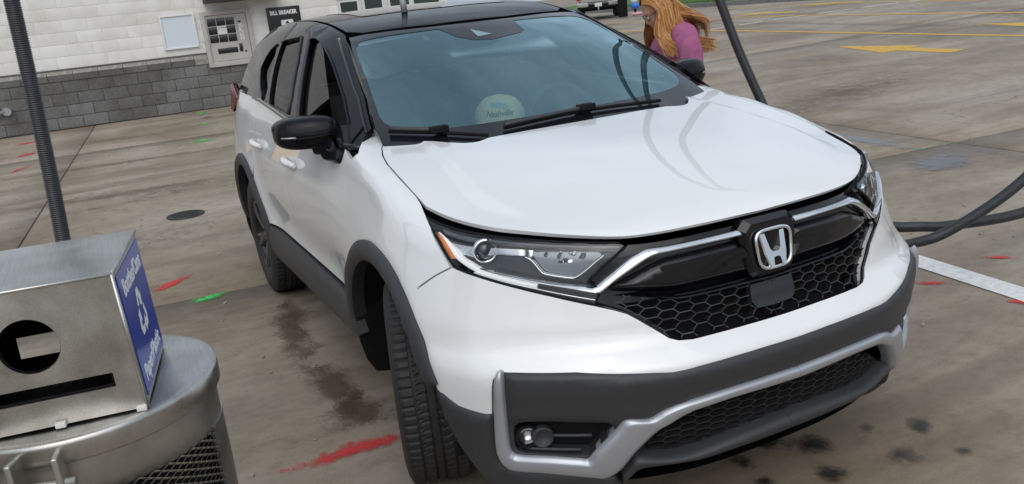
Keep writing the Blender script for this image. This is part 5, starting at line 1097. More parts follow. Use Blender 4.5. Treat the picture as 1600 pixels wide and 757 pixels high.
# --- cabin
cb = empty('cabin', parent=car); M_SEAT = grainy(mat('grey_seat_cloth', (.20, .205, .21), .85), .15, 30); M_DASH = grainy(mat('dash_plastic', (.035, .038, .042), .6), .1, 60); M_HEAD = mat('headliner', (.32, .31, .29), .9)
vs = []; Ys = np.linspace(-.68, .68, 19)
for y in Ys:
    q = abs(y)/.68; hump = .028*math.exp(-((y-.37)/.19)**2)
    vs += [(-.30-.16*q*q, y, 1.055), (-.48-.1*q*q, y, 1.075+hump*.6), (-.70-.04*q, y, 1.068+hump), (-.80, y, 1.03+hump), (-.82, y, .92), (-.74, y, .70)]
MB().add(vs, [(i*6+j, (i+1)*6+j, (i+1)*6+j+1, i*6+j+1) for i in range(18) for j in range(5)], True).build('dashboard', M_DASH, cb)
sw = empty('steering_wheel', (-.93, .37, 1.03), parent=cb); R4 = Matrix.Rotation(math.radians(65), 4, 'Y')
mb = MB(); mb.tube([R4 @ Vector((.185*math.cos(a), .185*math.sin(a), 0)) for a in np.linspace(0, 2*math.pi, 41)], .016, 10, False); mb.tube([R4 @ Vector((0, -.17, 0)), R4 @ Vector((0, .17, 0))], .02, 8); mb.tube([R4 @ Vector((0, 0, 0)), R4 @ Vector((.17, 0, 0))], .02, 8); mb.ball((0, 0, 0), (.05, .07, .07)); mb.tube([(0, 0, 0), (.18, 0, -.06)], .035, 10); o = mb.build('steering_wheel', M_DASH, cb); o.location = sw.location; bpy.data.objects.remove(sw)
def seat(x, y, w, nm='seat'):
    s_ = empty(nm, (x, y, 0), parent=cb); mb = MB(); mb.bbox((-.26, -w/2, .52), (.26, w/2, .70), .06); mb.build('cushion', M_SEAT, s_)
    M4 = Matrix.Translation((-.27, 0, .66)) @ Matrix.Rotation(math.radians(-17), 4, 'Y'); MB().bbox((-.07, -w/2, 0), (.07, w/2, .60), .06, M4).build('backrest', M_SEAT, s_); MB().bbox((-.05, -.13, .62), (.05, .13, .80), .04, M4).build('headrest', M_SEAT, s_)
seat(-1.30, -.37, .52); seat(-1.30, .37, .52); seat(-2.15, -.36, .56); seat(-2.15, .36, .56)
MB().box((-3.3, -.75, .40), (-.8, .75, .45)).build('floor', M_DASH, cb)
panel('headliner', M_HEAD, cb, 'T', 'g', [(-1.15, -.54), (-1.15, .54), (-3.3, .5), (-3.3, -.5)], off=-.05, thick=0, step=.12)
MB().bbox((-1.04, -.13, 1.36), (-1.01, .13, 1.43), .012).build('rearview_mirror', M_DASH, cb)
for s_ in (-1, 1):
    mb = MB(); mb.tube([(-1.22, s_*.60, 1.50), (-.95, s_*.64, 1.40), (-.62, s_*.70, 1.22)], .03, 8); mb.build('pillar_trim', M_HEAD, cb); MB().tube([(-1.66, s_*.60, 1.55), (-1.60, s_*.72, 1.25), (-1.6, s_*.76, .7)], .05, 8).build('pillar_trim', M_HEAD, cb)
    MB().box((-2.3, s_*.80-.02, .55), (-.6, s_*.80+.02, 1.10)).build('door_lining', M_DASH, cb)
# ------------------------------------------------------------------ cap on the dashboard
M_CAP_ = grainy(mat('cap_cotton', (.80, .62, .40), .9), .12, 25, .3, 250)
cp = empty('baseball_cap', (-.93, .018, 1.090), 'tan baseball cap with stitched lettering on the dashboard', 'cap')
F4 = Matrix.Rotation(math.radians(-26), 4, 'Z')
def dome(u, v):   # u around, v up; slightly boxy crown
    a = 2*math.pi*u; r = .098*math.sqrt(max(0, 1-(v**2.6))); return F4 @ Vector((r*math.cos(a)*1.12, r*math.sin(a), .108*v))
vs = [dome(k/36, j/10) for j in range(11) for k in range(36)]
MB().add(vs, [(j*36+k, j*36+(k+1) % 36, (j+1)*36+(k+1) % 36, (j+1)*36+k) for j in range(10) for k in range(36)], True).build('crown', M_CAP_, cp)
vs = []
for j in range(5):
    for k in range(17):
        a = -1.15+2.3*k/16; r = 1+j*.17*(math.cos(a*.95)); vs.append(F4 @ Vector((.105*math.cos(a)*r*1.08, .098*math.sin(a)*(1+j*.03), .012-.010*(k/8-1)**2-.004*j)))
bl_ = MB().add(vs, [(j*17+k, j*17+k+1, (j+1)*17+k+1, (j+1)*17+k) for j in range(4) for k in range(16)], True).build('brim', M_CAP_, cp); md = bl_.modifiers.new('t', 'SOLIDIFY'); md.thickness = .004
def on_cap(me, a0, v0, flip=1):
    for v in me.vertices:
        a = a0+v.co.x/.105; vv = min(.97, v0+v.co.y/.108); p = dome(a/(2*math.pi), vv); q = dome(a/(2*math.pi), min(.99, vv)); n_ = Vector((p.x, p.y, p.z*.6)).normalized(); v.co = p+n_*(.0015+v.co.z)
o = text_mesh('Nashville', .032, .0006, .0006, shear=.3); on_cap(o, 0., .36); link('lettering', o, mat('cap_thread', (.16, .15, .13), .9), cp)
for a, v0, w_, h_ in ((.0, .68, .030, .010), (.28, .62, .016, .012), (-.28, .70, .014, .010)):
    mb = MB(); n_ = 10; mb.add([(w_*math.cos(6.283*k/n_), h_*math.sin(6.283*k/n_), 0) for k in range(n_)], [tuple(range(n_))]); me = mb.mesh('patch'); on_cap(me, a, v0); link('patch', me, mat('cap_patch', (.36, .45, .45), .9), cp)
mb = MB(); mb.box((-.016, -.026, 0), (.016, .026, .0004)); me = mb.mesh('patch'); on_cap(me, -1.05, .42); link('patch', me, mat('cap_patch_pale', (.60, .66, .66), .9), cp)
cp.scale = (1.2, 1.2, 1.12)
# ------------------------------------------------------------------ recycling bin
M_SS = mat('brushed_stainless', (.44, .43, .40), .30, 1.); t, n, L_, b = nodes(M_SS); v = objco(t, 'Object', (1.2, 60, 60)); a = noise(t, 6, 6, .7, v); v2 = objco(t); a2 = noise(t, 5, 6, .6, v2)
L_(ramp(t, math_(t, 'ADD', math_(t, 'MULTIPLY', a.outputs['Fac'], .35), math_(t, 'MULTIPLY', a2.outputs['Fac'], .65)), [(.36, (.30, .295, .265)), (.62, (.60, .59, .57))]).outputs[0], b.inputs['Base Color'])
L_(ramp(t, a2.outputs['Fac'], [(.3, (.26, .26, .26)), (.7, (.42, .42, .42))]).outputs[0], b.inputs['Roughness']); bump(t, b, a.outputs['Fac'], .06, .002)
M_SS2 = mat('dull_stainless', (.42, .41, .385), .36, .9); grainy(M_SS2, .22, 8, .05, 60, .1)
BX, BY = .615, -1.812
bn = empty('recycling_bin', (BX, BY, 0), 'stainless steel recycling bin with round hole, slot and blue label', 'recycling bin')
# lid
MB().lathe([(0, .872), (.20, .874), (.270, .877), (.289, .879), (.294, .876), (.295, .868), (.295, .832), (.291, .828), (.26, .83)], 96).build('lid', M_SS, bn)
dr = MB().lathe([(.281, .84), (.281, .742), (.275, .740)], 80).build('upper_band', M_SS2, bn)
MB().lathe([(.275, .56), (.282, .558), (.282, .06), (.25, .05), (.25, .0)], 80).build('lower_shell', M_SS2, bn); MB().lathe([(.25, .05), (.25, .84)], 48).build('liner', M_BLACK, bn)
# expanded metal: diamond lattice
mb = MB(); nA, nZ = 54, 21; zz0, zz1 = .56, .742; dz_ = (zz1-zz0)/nZ
def cyl(a, z, r): return Vector((r*math.cos(a), r*math.sin(a), z))
for i in range(nA):
    for j in range(nZ):
        for s_ in (1, -1):
            a0 = 2*math.pi*(i+(.5 if j % 2 else 0))/nA; a1 = a0+s_*math.pi/nA; z0, z1 = zz0+j*dz_, zz0+(j+1)*dz_
            p, q = cyl(a0, z0, .279), cyl(a1, z1, .279); w_ = Vector((0, 0, .0030)); o_ = p.normalized()*0.0; rad = Vector((p.x, p.y, 0)).normalized()*.003
            mb.add([p-w_, p+w_+rad, q+w_+rad, q-w_, p-w_-rad, q-w_-rad], [(0, 3, 2, 1), (0, 4, 5, 3)])
mb.build('mesh_panel', M_SS2, bn, fix=False)
vs = []; nP = 14
for i in range(nP+1):
    a = math.radians(62+46*i/nP); vs += [cyl(a, .555, .2835), cyl(a, .745, .2835), cyl(a, .745, .274), cyl(a, .555, .274)]
fs = [(i*4+j, (i+1)*4+j, (i+1)*4+(j+1) % 4, i*4+(j+1) % 4) for i in range(nP) for j in range(4)]+[(0, 1, 2, 3), (nP*4+3, nP*4+2, nP*4+1, nP*4)]
MB().add(vs, fs).build('mesh_frame', M_SS2, bn)
# hinge lugs at the rim
for a in (-.16, -.42, -.80):
    M4 = Matrix.Rotation(a, 4, 'Z') @ Matrix.Translation((.30, 0, 0)); MB().bbox((-.03, -.006, .74), (.034, .006, .862), .004, M4).build('hinge_lug', M_SS2, bn)
mb = MB(); mb.tube([cyl(-.08, .80, .318), cyl(-.45, .80, .320), cyl(-.86, .80, .318)], .010, 10); mb.build('hinge_pin', M_SS2, bn)
# box hood on the lid: tapered steel with round hole, slot, blue label on the flank
M4 = Matrix.Translation((.025, -.025, .881)) @ Matrix.Rotation(math.radians(-9), 4, 'Z')
hx, hy, hz = .195, .178, .298; bx0, by0 = .188, .185
def corner(sx, sy, top): return M4 @ Vector((sx*(hx if top else bx0)+(.004 if top else 0), sy*(hy if top else by0), hz if top else 0.))
hd_ = empty('hood', parent=bn)
def quad(name, m, a, b, c_, d, th, holes=(), parent=hd_):
    """flat plate through four corners (a bottom-left, b bottom-right, c top-right, d top-left) with cut-outs given in plate fractions"""
    def at(u, v): return (a*(1-u)+b*u)*(1-v)+(d*(1-u)+c_*u)*v
    loops = [densify([(0, 0), (1, 0), (1, 1), (0, 1)], .1)]+[h for h in holes]; vs = []; es = []
    for lp in loops:
        k = len(vs); vs += [Vector((float(p[0]), float(p[1]))) for p in lp]; es += [(k+i, k+(i+1) % len(lp)) for i in range(len(lp))]
    V, F = tri2d(vs, es, loops); n_ = (b-a).cross(d-a).normalized(); P = [at(p.x, p.y) for p in V]; k = len(P)
    mb = MB(); mb.add(P+[p-n_*th for p in P], [tuple(f) for f in F]+[tuple(i+k for i in reversed(f)) for f in F]); ed = {}
    for f in F:
        for i in range(3): ed[(f[i], f[(i+1) % 3])] = 1
    for e in ed:
        if (e[1], e[0]) not in ed: mb.f.append((e[0], e[0]+k, e[1]+k, e[1])); mb.sm.append(False)
    return mb.build(name, m, parent), at, n_
FR, FL, BR, BL = corner(1, 1, 0), corner(1, -1, 0), corner(-1, 1, 0), corner(-1, -1, 0); FRt, FLt, BRt, BLt = corner(1, 1, 1), corner(1, -1, 1), corner(-1, 1, 1), corner(-1, -1, 1)
wd = (FR-FL).length; ht = (FRt-FR).length
hole = [(.50+.058/wd*math.cos(a), .60+.058/ht*math.sin(a)) for a in np.linspace(0, 2*math.pi, 40, endpoint=False)]
slot = [(.06, .20), (.87, .20), (.87, .305), (.06, .305)]
quad('front_plate', M_SS, FL, FR, FRt, FLt, .004, [hole, slot]); quad('top_plate', M_SS, FLt+Vector((0, 0, .003)), FRt+Vector((0, 0, .003)), BRt+Vector((0, 0, .003)), BLt+Vector((0, 0, .003)), .004)
rp_, rat, rn = quad('side_plate', M_SS, FR, BR, BRt, FRt, .004); quad('side_plate', M_SS, BL, FL, FLt, BLt, .004)
cen_ = (FR+FL+BR+BL+FRt+FLt+BRt+BLt)/8
def ins(*pp): return [cen_+(p-cen_)*.955 for p in pp]
for nm, c4, hl_ in (('shade_lining', (FL, FR, FRt, FLt), [hole, slot]), ('shade_lining', (FR, BR, BRt, FRt), []), ('shade_lining', (BL, FL, FLt, BLt), []), ('shade_lining', (FLt, FRt, BRt, BLt), []), ('shade_lining', (BL, BR, FR, FL), []), ('shade_lining', (BR, BL, BLt, BRt), [[(.60, .10), (.87, .10), (.87, .29), (.60, .29)]])):
    quad(nm, M_BLACK, *ins(*c4), .002, hl_)  # black sheets added inside the box so its interior shade is painted in
quad('back_plate', M_SS, BR, BL, BLt, BRt, .004, [[(.60, .10), (.87, .10), (.87, .29), (.60, .29)]])
mb = MB(); mb.tube([FR, FRt], .004, 8); mb.tube([FLt, FRt], .004, 8); mb.tube([FRt, BRt], .004, 8); mb.tube([FLt, FL], .004, 8); mb.build('folded_edges', M_SS, hd_)
for f_ in (.05, .55, .97): p = FL*(1-f_)+FR*f_; MB().bbox((-.006, -.010, -.003), (.012, .010, .008), .002, Matrix.Translation(p) @ Matrix.Rotation(math.radians(-9), 4, 'Z')).build('weld_tab', mat('weld_white', (.62, .61, .58), .6), hd_)
# blue label: flat print on the flank
M_BLUE = mat('label_blue', (.025, .055, .36), .3, 0, .3); M_LW = mat('label_white', (.78, .79, .80), .4)
lb0, lb1, lb2, lb3 = rat(.07, .05), rat(.95, .05), rat(.95, .95), rat(.07, .95); off_ = rn*.0025
lbl = MB().add([lb0+off_, lb1+off_, lb2+off_, lb3+off_, lb0+rn*.0003, lb1+rn*.0003, lb2+rn*.0003, lb3+rn*.0003], [(0, 1, 2, 3), (0, 4, 5, 1), (1, 5, 6, 2), (2, 6, 7, 3), (3, 7, 4, 0)]).build('label', M_BLUE, rp_)
ex = (lb1-lb0).normalized(); ey = rn.cross(ex).normalized(); LM = Matrix((ex, ey, rn)).transposed().to_4x4(); LM.translation = (lb0+lb1+lb2+lb3)/4+rn*.003
LW_, LH_ = (lb1-lb0).length, (lb3-lb0).length
def on_label(me, x, y, sx=1., sy=1., rot=0.):
    o = link('print', me, M_LW, lbl); o.matrix_local = LM @ Matrix.Translation((x, y, 0)) @ Matrix.Rotation(rot, 4, 'Z') @ Matrix.Diagonal((sx, sy, 1, 1)); return o
on_label(text_mesh('Bottles/Cans', .052, .0004, .0012), 0, LH_*.35, 1.02, 1.0); on_label(text_mesh('Paper/Plastic', .052, .0004, .0012), 0, -LH_*.37, 1.02, 1.0)
mb = MB()    # three chasing arrows
for k in range(3):
    R2 = Matrix.Rotation(k*2*math.pi/3, 4, 'Z')
    arr = [(-.030, .026), (-.012, .056), (.012, .056), (.024, .036), (.034, .041), (.026, .010), (-.004, .020), (.006, .026), (-.002, .040), (-.016, .018)]
    pts = [R2 @ Vector((x, y, 0)) for x, y in arr]; mb.add(pts, [tuple(range(len(pts)))])
me = mb.mesh('arrows'); bm = bmesh.new(); bm.from_mesh(me); bmesh.ops.triangulate(bm, faces=bm.faces); bm.to_mesh(me); bm.free(); on_label(me, 0, 0, 1.05, 1.05)
# ------------------------------------------------------------------ vacuum hoses: ribbed tubes
M_HOSE = mat('black_ribbed_hose', (.030, .032, .036), .35); grainy(M_HOSE, .25, 30)
def hose(pts, r, label, group='ribbed vacuum hoses', pitch=.0075, n=12):
    path = smooth_curve(pts, 40); L0 = [0.]
    for a, c_ in zip(path[:-1], path[1:]): L0.append(L0[-1]+(c_-a).length)
    tot = L0[-1]; k = int(tot/pitch)*4; P = []; Rr = []
    A = np.array([tuple(p) for p in path]); ss = np.linspace(0, tot, k); XYZ = np.stack([np.interp(ss, L0, A[:, i]) for i in range(3)], 1)
    for i in range(k): P.append(XYZ[i]); Rr.append(r*(1.0 if i % 4 in (0, 1) else .88))
    mb = MB(); mb.tube(P, Rr, n); return tag(mb.build('vacuum_hose', M_HOSE, fix=False), label, 'hose', group)
hose([(-.79, -1.83, 2.9), (-.795, -1.835, 2.3), (-.80, -1.84, 1.80), (-.79, -1.85, 1.38), (-.78, -1.87, .94), (-.76, -1.90, .55), (-.70, -1.92, .28)], .0275, 'ribbed black vacuum hose hanging at the left behind the recycling bin')
hose([(-1.2, 2.7, 3.5), (-1.38, 2.2, 3.1), (-1.45, 1.85, 2.5), (-1.42, 1.62, 2.05), (-1.28, 1.52, 1.75), (-1.13, 1.50, 1.51), (-1.03, 1.53, 1.25), (-.93, 1.58, .99), (-.78, 1.62, .70), (-.5, 1.62, .45), (-.22, 1.72, .36), (-.12, 1.90, .330), (-.05, 2.03, .325), (.09, 2.36, .35), (.17, 2.7, .45), (.16, 3.05, .80), (.08, 3.25, 1.5), (-.05, 3.2, 2.4), (-.2, 3.0, 3.5)], .0265, 'ribbed vacuum hose leaning down past the woman and out low to the right')
hose([(-1.4, 2.6, 3.5), (-1.53, 2.15, 3.2), (-1.58, 1.72, 2.65), (-1.56, 1.42, 2.05), (-1.60, 1.40, 1.75), (-1.85, 1.62, 1.50), (-2.05, 1.86, 1.1), (-1.7, 2.0, .6), (-.9, 1.7, .25), (-.25, 1.55, .25), (0., 1.65, .32), (.08, 1.85, .37), (.18, 2.2, .56), (.22, 2.55, .85), (.2, 2.95, 1.35), (.12, 3.1, 1.9), (0., 3.05, 2.6), (-.1, 2.85, 3.5)], .0255, 'ribbed vacuum hose sagging behind the bumper and rising at the right edge')
# ------------------------------------------------------------------ woman by the driver's door
def voxel(mb, name, vox=.012, smooth=6):
    me = mb.mesh(name); o = bpy.data.objects.new('tmp', me); COL.objects.link(o); m_ = o.modifiers.new('r', 'REMESH'); m_.mode = 'VOXEL'; m_.voxel_size = vox; s_ = o.modifiers.new('s', 'SMOOTH'); s_.iterations = smooth; s_.factor = .5
    dg = bpy.context.evaluated_depsgraph_get(); dg.update(); out_ = bpy.data.meshes.new_from_object(o.evaluated_get(dg)); bpy.data.objects.remove(o); out_.polygons.foreach_set('use_smooth', [True]*len(out_.polygons)); out_.name = name; return out_
def limb(mb, pts, rs, n=12, f=3):
    P = smooth_curve(pts, f); r = np.interp(np.linspace(0, len(pts)-1, len(P)), range(len(pts)), rs); mb.tube(P, [float(q) for q in r], n); mb.ball(P[0], float(r[0]), 12, 8); mb.ball(P[-1], float(r[-1]), 12, 8)
M_SKIN = grainy(mat('skin', (.52, .27, .19), .5), .08, 20); M_SHIRT = mat('magenta_sweatshirt', (.30, .075, .20), .9); t, n, L_, b = nodes(M_SHIRT); v = objco(t)
L_(ramp(t, noise(t, 160, 4, .7, v).outputs['Fac'], [(.3, (.33, .095, .20)), (.7, (.42, .13, .26))]).outputs[0], b.inputs['Base Color']); wv = noise(t, 5, 2, .45, objco(t, 'Object', (1, 1, .45)), 1.2); bump(t, b, wv.outputs['Fac'], 1.0, .09)
HC = Vector((.085, 0, 1.475)); HR = Matrix.Rotation(math.radians(30), 4, 'Y')   # head bowed forward
def hp(x, y, z): return HC+HR @ Vector((x, y, z))
mb = MB(); rot3 = HR
mb.ball(hp(-.012, 0, .03), (.098, .078, .100), 24, 16, HR); mb.ball(hp(.028, 0, -.035), (.066, .060, .078), 20, 12, HR); mb.ball(hp(.062, 0, -.092), (.028, .030, .024), 14, 10, HR)
mb.ball(hp(.088, 0, -.012), (.013, .011, .026), 12, 8, HR); mb.ball(hp(.098, 0, -.030), (.015, .014, .012), 12, 8, HR); mb.ball(hp(.080, 0, -.062), (.014, .022, .011), 12, 8, HR); mb.ball(hp(.076, 0, .022), (.020, .050, .014), 14, 8, HR)
for s_ in (-1, 1): mb.ball(hp(.0, s_*.079, -.01), (.018, .010, .030), 12, 8, HR); mb.ball(hp(.060, s_*.036, -.030), (.022, .018, .02), 10, 8, HR)
limb(mb, [(.0, 0, 1.30), (.02, 0, 1.36), (.045, 0, 1.41)], [.062, .056, .055]); limb(mb, [(0, 0, .92), (0, 0, 1.08), (-.01, 0, 1.22), (-.01, 0, 1.30)], [.15, .125, .14, .10], 18)
HANDS = {}
for s_ in (-1, 1):
    limb(mb, [(-.02, s_*.165, 1.315), (-.03, s_*.215, 1.20), (-.015, s_*.235, 1.06)], [.055, .047, .040]); el_ = Vector((-.015, s_*.235, 1.06)); wr_ = Vector((.22, s_*.11, 1.06))
    limb(mb, [el_, (el_+wr_)/2+Vector((0, s_*.01, -.01)), wr_], [.040, .036, .026]); mb.ball(wr_+Vector((.045, -s_*.015, .004)), (.045, .036, .018), 12, 8)
    for k, (dx, ln) in enumerate(((.030, .070), (.012, .078), (-.006, .072), (-.022, .058))):
        b0 = wr_+Vector((.075, -s_*.012+dx*s_*-1, .006)); limb(mb, [b0-Vector((.02, 0, 0)), b0+Vector((ln*.5, -s_*.006, -.004)), b0+Vector((ln*.8, -s_*.012, -.022))], [.0095, .0088, .0075], 8, 2)
    b0 = wr_+Vector((.03, -s_*.04, .01)); limb(mb, [b0, b0+Vector((.03, -s_*.018, .016)), b0+Vector((.058, -s_*.018, .022))], [.011, .010, .008], 8, 2)
    limb(mb, [(0, s_*.085, .90), (.012, s_*.095, .66), (.0, s_*.10, .47), (-.012, s_*.10, .26), (-.01, s_*.10, .09)], [.092, .074, .056, .052, .038]); limb(mb, [(-.05, s_*.10, .045), (.06, s_*.105, .04), (.15, s_*.11, .03)], [.042, .042, .03])
px_, py_ = -1.725, 1.615; body = link('person', voxel(mb, 'person', .011, 4), M_SKIN); face_dir = math.atan2(-.95, -.30); body.location = (px_, py_, float(gz(px_, py_))); body.rotation_euler = (0, 0, face_dir)
tag(body, 'woman in a magenta sweatshirt with long blond hair and glasses, head bowed, beside the car', 'person')
mb = MB(); limb(mb, [(0, 0, .90), (-.005, 0, 1.05), (-.012, 0, 1.20), (-.012, 0, 1.30)], [.178, .172, .172, .125], 20, 5); limb(mb, [(-.02, -.17, 1.305), (-.015, 0, 1.325), (-.02, .17, 1.305)], [.078, .085, .078], 16, 4); limb(mb, [(.0, 0, 1.30), (.015, 0, 1.375)], [.09, .072], 16)
for s_ in (-1, 1): limb(mb, [(-.02, s_*.165, 1.305), (-.03, s_*.222, 1.20), (-.02, s_*.245, 1.06)], [.082, .076, .070], 14); limb(mb, [(-.02, s_*.245, 1.055), (.10, s_*.18, 1.05), (.205, s_*.12, 1.06)], [.068, .058, .044], 14)
link('sweatshirt', voxel(mb, 'sweatshirt', .013, 5), M_SHIRT, body)
mb = MB(); limb(mb, [(0, -.05, .93), (0, .05, .93)], [.165, .165], 18)
for s_ in (-1, 1): limb(mb, [(0, s_*.085, .90), (.012, s_*.097, .66), (.0, s_*.102, .47), (-.012, s_*.102, .12)], [.115, .092, .074, .062], 14)
link('jeans', voxel(mb, 'jeans', .015, 4), grainy(mat('denim', (.035, .05, .09), .85), .2, 40), body)
mb = MB()
for s_ in (-1, 1): limb(mb, [(-.055, s_*.10, .040), (.06, s_*.105, .04), (.155, s_*.11, .03)], [.05, .05, .038])
link('shoes', voxel(mb, 'shoes', .012, 3), mat('shoe_dark', (.03, .03, .035), .6), body)
# hair: several hundred strands from the parting, falling past the shoulders
M_HAIR = mat('blond_hair', (.50, .27, .09), .38); t, n, L_, b = nodes(M_HAIR); at_ = t.nodes.new('ShaderNodeAttribute'); at_.attribute_name = 'tone'
L_(ramp(t, at_.outputs['Fac'], [(0, (.15, .05, .012)), (.4, (.42, .165, .035)), (.75, (.60, .30, .085)), (1, (.76, .50, .22))]).outputs[0], b.inputs['Base Color'])
rr = random.Random(9); vsA = []; fsA = []; tone = []
for k in range(2600):
    s_ = rr.choice((-1, 1)); th = rr.uniform(.0, 1.25) if rr.random() < .72 else rr.uniform(.8, 1.7)   # from the front hairline to the crown and nape
    ph_ = rr.random(); top_ = hp(-.012+.100*math.cos(.55+th), s_*(.004+.03*ph_), .03+.104*math.sin(.55+th))
    back = max(0., min(1., (th+.6)/2.0)); out_r = .092+.028*rr.random()
    sidep = hp(-.012+.100*math.cos(.55+th)*.75-.03*back, s_*out_r, .01-.02*rr.random())
    ln = rr.uniform(.16, .32)*(.75+.4*back); fx = .09-.23*back+rr.uniform(-.03, .03)
    mid = Vector((HC.x+fx*.9+.02, s_*(.10+.03*rr.random()), HC.z-.14-.02*rr.random())); end = Vector((HC.x+fx*1.05-.03*back-.05*rr.random(), s_*(.09+.09*rr.random()), HC.z-.10-ln))
    if end.z < 1.33: end.x -= .04*back; end.y = s_*max(abs(end.y), .10+.05*back) if end.x > -.12 else end.y
    if end.x < -.08: end.x -= .05
    if back > .42 and rr.random() < .22:
        mid = Vector((-.115-.05*rr.random(), s_*(.03+.13*rr.random()), 1.385+.03*rr.random())); end = Vector((-.155-.03*rr.random(), mid.y*(.9+.4*rr.random()), rr.uniform(1.26, 1.36)))
    def clear_of(p, zmax, rad):
        if p.z < zmax:
            d_ = math.hypot(p.x+.012, p.y*.9); k_ = max(1., rad/max(d_, .02)); return Vector(((p.x+.012)*k_-.012, p.y*k_, p.z))
        return p
    if end.z < 1.19: end.z = 1.19+.08*rr.random()
    rad_ = .190+.02*rr.random(); mid, end = clear_of(mid, 1.36, .14), clear_of(end, 1.31, rad_)
    P = smooth_curve([top_, (top_+sidep)/2+Vector((0, s_*.012, .018)), sidep, mid, end], 4); w_ = rr.uniform(.0013, .0030); base = len(vsA); tn = min(1, max(0, rr.gauss(.64, .22)-(.22*back)))
    for i, p in enumerate(P):
        q = P[min(i+1, len(P)-1)]-P[max(i-1, 0)]; side_v = q.cross(Vector((p.x-HC.x, p.y, 0))).normalized() if q.length > 0 else Vector((1, 0, 0)); ww = w_*(1-.7*max(0, i/len(P)-.5)*2); nrm_ = side_v.cross(q).normalized()*ww*.6
        vsA += [p-side_v*ww, p+nrm_, p+side_v*ww]; tone += [tn]*3
    m_ = len(P); fsA += [(base+i*3+j, base+(i+1)*3+j, base+(i+1)*3+j+1, base+i*3+j+1) for i in range(m_-1) for j in range(2)]
me = MB().add(vsA, fsA, True).mesh('hair'); at = me.attributes.new('tone', 'FLOAT', 'POINT'); at.data.foreach_set('value', tone); link('hair', me, M_HAIR, body)
mb = MB(); mb.ball(hp(-.022, 0, .038), (.100, .082, .098), 20, 12, HR); cpme = mb.mesh('hair_cap'); at = cpme.attributes.new('tone', 'FLOAT', 'POINT'); at.data.foreach_set('value', [.35]*len(cpme.vertices)); link('hair_cap', cpme, M_HAIR, body)
mb = MB()
for s_ in (-1, 1):
    c0 = [hp(.098-.012*abs(math.cos(a)), s_*(.034+.026*math.cos(a)), .000+.020*math.sin(a)) for a in np.linspace(0, 2*math.pi, 19)]; mb.tube(c0, .0018, 6, False); mb.tube([hp(.088, s_*.060, .006), hp(.02, s_*.080, .010)], .0018, 6)
mb.tube([hp(.099, -.010, .004), hp(.102, 0, .007), hp(.099, .010, .004)], .0018, 6); mb.build('glasses', mat('glasses_frame', (.03, .025, .025), .3), body)
mb = MB()
for s_ in (-1, 1): mb.ball(hp(.083, s_*.032, -.002), (.010, .013, .009), 10, 8, HR)
mb.build('eyes', mat('eye', (.6, .58, .55), .2), body); MB().bbox((.30, -.04, 1.045), (.31, .04, 1.19), .003).build('phone', mat('phone_black', (.01, .01, .012), .15), body)
ph_o = [o for o in body.children if o.name.startswith('phone')][0]
# ------------------------------------------------------------------ pickup beyond the lanes
tk = Vector((-28.9, 18.0)); tz = float(gz(tk.x, tk.y)); dirv = math.atan2(.529, -.848)
trk = empty('pickup_truck', (tk.x, tk.y, tz), 'silver pickup truck seen from behind across the lot', 'truck', rz=dirv)
M_TRK = mat('truck_silver', (.42, .42, .41), .35, .4, .6); W_ = .92
def tb(name, m, *boxes, r=.03, par=trk):
    mb = MB()
    for a, c_ in boxes: mb.bbox(a, c_, r)
    return mb.build(name, m, par)
tb('bed', M_TRK, ((0.02, -W_, .62), (1.75, -W_+.12, 1.22)), ((.02, W_-.12, .62), (1.75, W_, 1.22)), ((.1, -W_+.05, .60), (1.75, W_-.05, .72)), r=.025)
tg = tb('tailgate', M_TRK, ((.0, -.70, .70), (.07, .70, 1.22)), r=.02); tb('handle', M_BLACK, ((-.012, -.10, 1.10), (.01, .10, 1.15)), r=.004, par=tg)
mb = MB(); mb.prism([(1.70, -W_, .62), (5.0, -W_, .55), (5.15, -W_, .95), (3.95, -W_, 1.14), (3.45, -W_+.0, 1.22), (1.70, -W_, 1.22)], (0, 2*W_, 0)); mb.build('cab_body', M_TRK, trk)
mb = MB(); mb.prism([(1.74, -.80, 1.22), (3.75, -.80, 1.20), (3.15, -.70, 1.74), (1.92, -.70, 1.76)], (0, 1.6, 0)); cabo = mb.build('cab', M_TRK, trk)
MB().box((1.79, -.62, 1.30), (1.83, .62, 1.66), Matrix.Translation((0, 0, 0))).build('rear_window', M_WGL, trk)
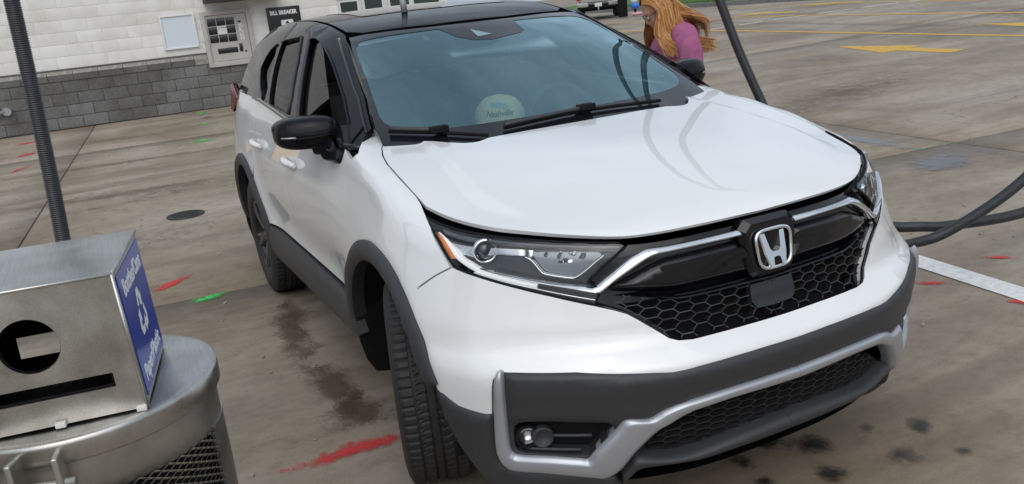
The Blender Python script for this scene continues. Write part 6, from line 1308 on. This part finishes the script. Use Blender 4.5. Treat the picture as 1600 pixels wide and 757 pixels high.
for s_ in (-1, 1):
    tb('tail_light', mat('truck_red_lamp', (.55, .02, .015), .15, 0, .5), ((-.012, s_*(W_-.10)-.085, .80), (.10, s_*(W_-.10)+.085, 1.15)), r=.02)
    tb('bumper_end', M_CHR if False else mat('truck_bumper', (.36, .36, .36), .35, .6), ((-.16, s_*.66-.24, .52), (.03, s_*.66+.24, .68)), r=.02)
tb('bumper', M_BLACK, ((-.14, -.88, .42), (.02, .88, .60)), r=.02); tb('license_plate', mat('plate_white', (.62, .62, .60), .5), ((-.155, -.15, .50), (-.138, .15, .65)), r=.004)
tb('tow_hitch', mat('hitch_steel', (.45, .45, .45), .3, .9), ((-.32, -.03, .36), (-.05, .03, .42)), ((-.33, -.03, .36), (-.27, .03, .54)), r=.012)
for x in (1.0, 4.2):
    for s_ in (-1, 1):
        w_ = empty('wheel', (x, s_*.78, .37), parent=trk); MB().lathe([(.20, -.12), (.33, -.13), (.37, -.10), (.37, .10), (.33, .13), (.20, .12)], 32, 'y').build('tyre', M_RUB, w_); MB().lathe([(.0, -.09), (.19, -.11), (.20, -.12), (.20, .12), (.19, .11), (.0, .09)], 24, 'y').build('rim', M_SS2, w_)
tb('chassis', M_BLACK, ((.1, -.72, .34), (4.9, .72, .60)), r=.02)
# upright black box of unknown use and a small bundle beside the truck
bb = empty('black_box', (-27.6, 18.35, float(gz(-27.6, 18.35))), 'tall black box standing just right of the pickup', 'bin', rz=dirv)
MB().bbox((-.17, -.19, 0), (.17, .19, .95), .03).build('body', M_BLACK, bb); MB().bbox((-.19, -.21, .95), (.19, .21, 1.05), .03).build('lid', M_BLACK, bb)
bu = empty('cloth_bundle', (-27.0, 18.55, float(gz(-27.0, 18.55))), 'small blue and white bundle on pink cloth by the black box', 'bundle', rz=dirv)
MB().ball((0, 0, .40), (.17, .19, .13), 16, 10).build('blue_bag', mat('bundle_blue', (.03, .16, .55), .6), bu); MB().ball((.02, .02, .62), (.13, .14, .14), 14, 9).build('white_bag', mat('bundle_white', (.62, .63, .66), .7), bu)
mb = MB(); mb.ball((-.05, -.05, .08), (.22, .26, .07), 14, 8); mb.ball((-.03, -.28, .06), (.12, .16, .05), 12, 8); mb.build('pink_cloth', mat('bundle_pink', (.62, .30, .36), .8), bu); MB().tube([(0, 0, .1), (0, 0, .32)], .05, 10).build('stem', M_BLACK, bu)
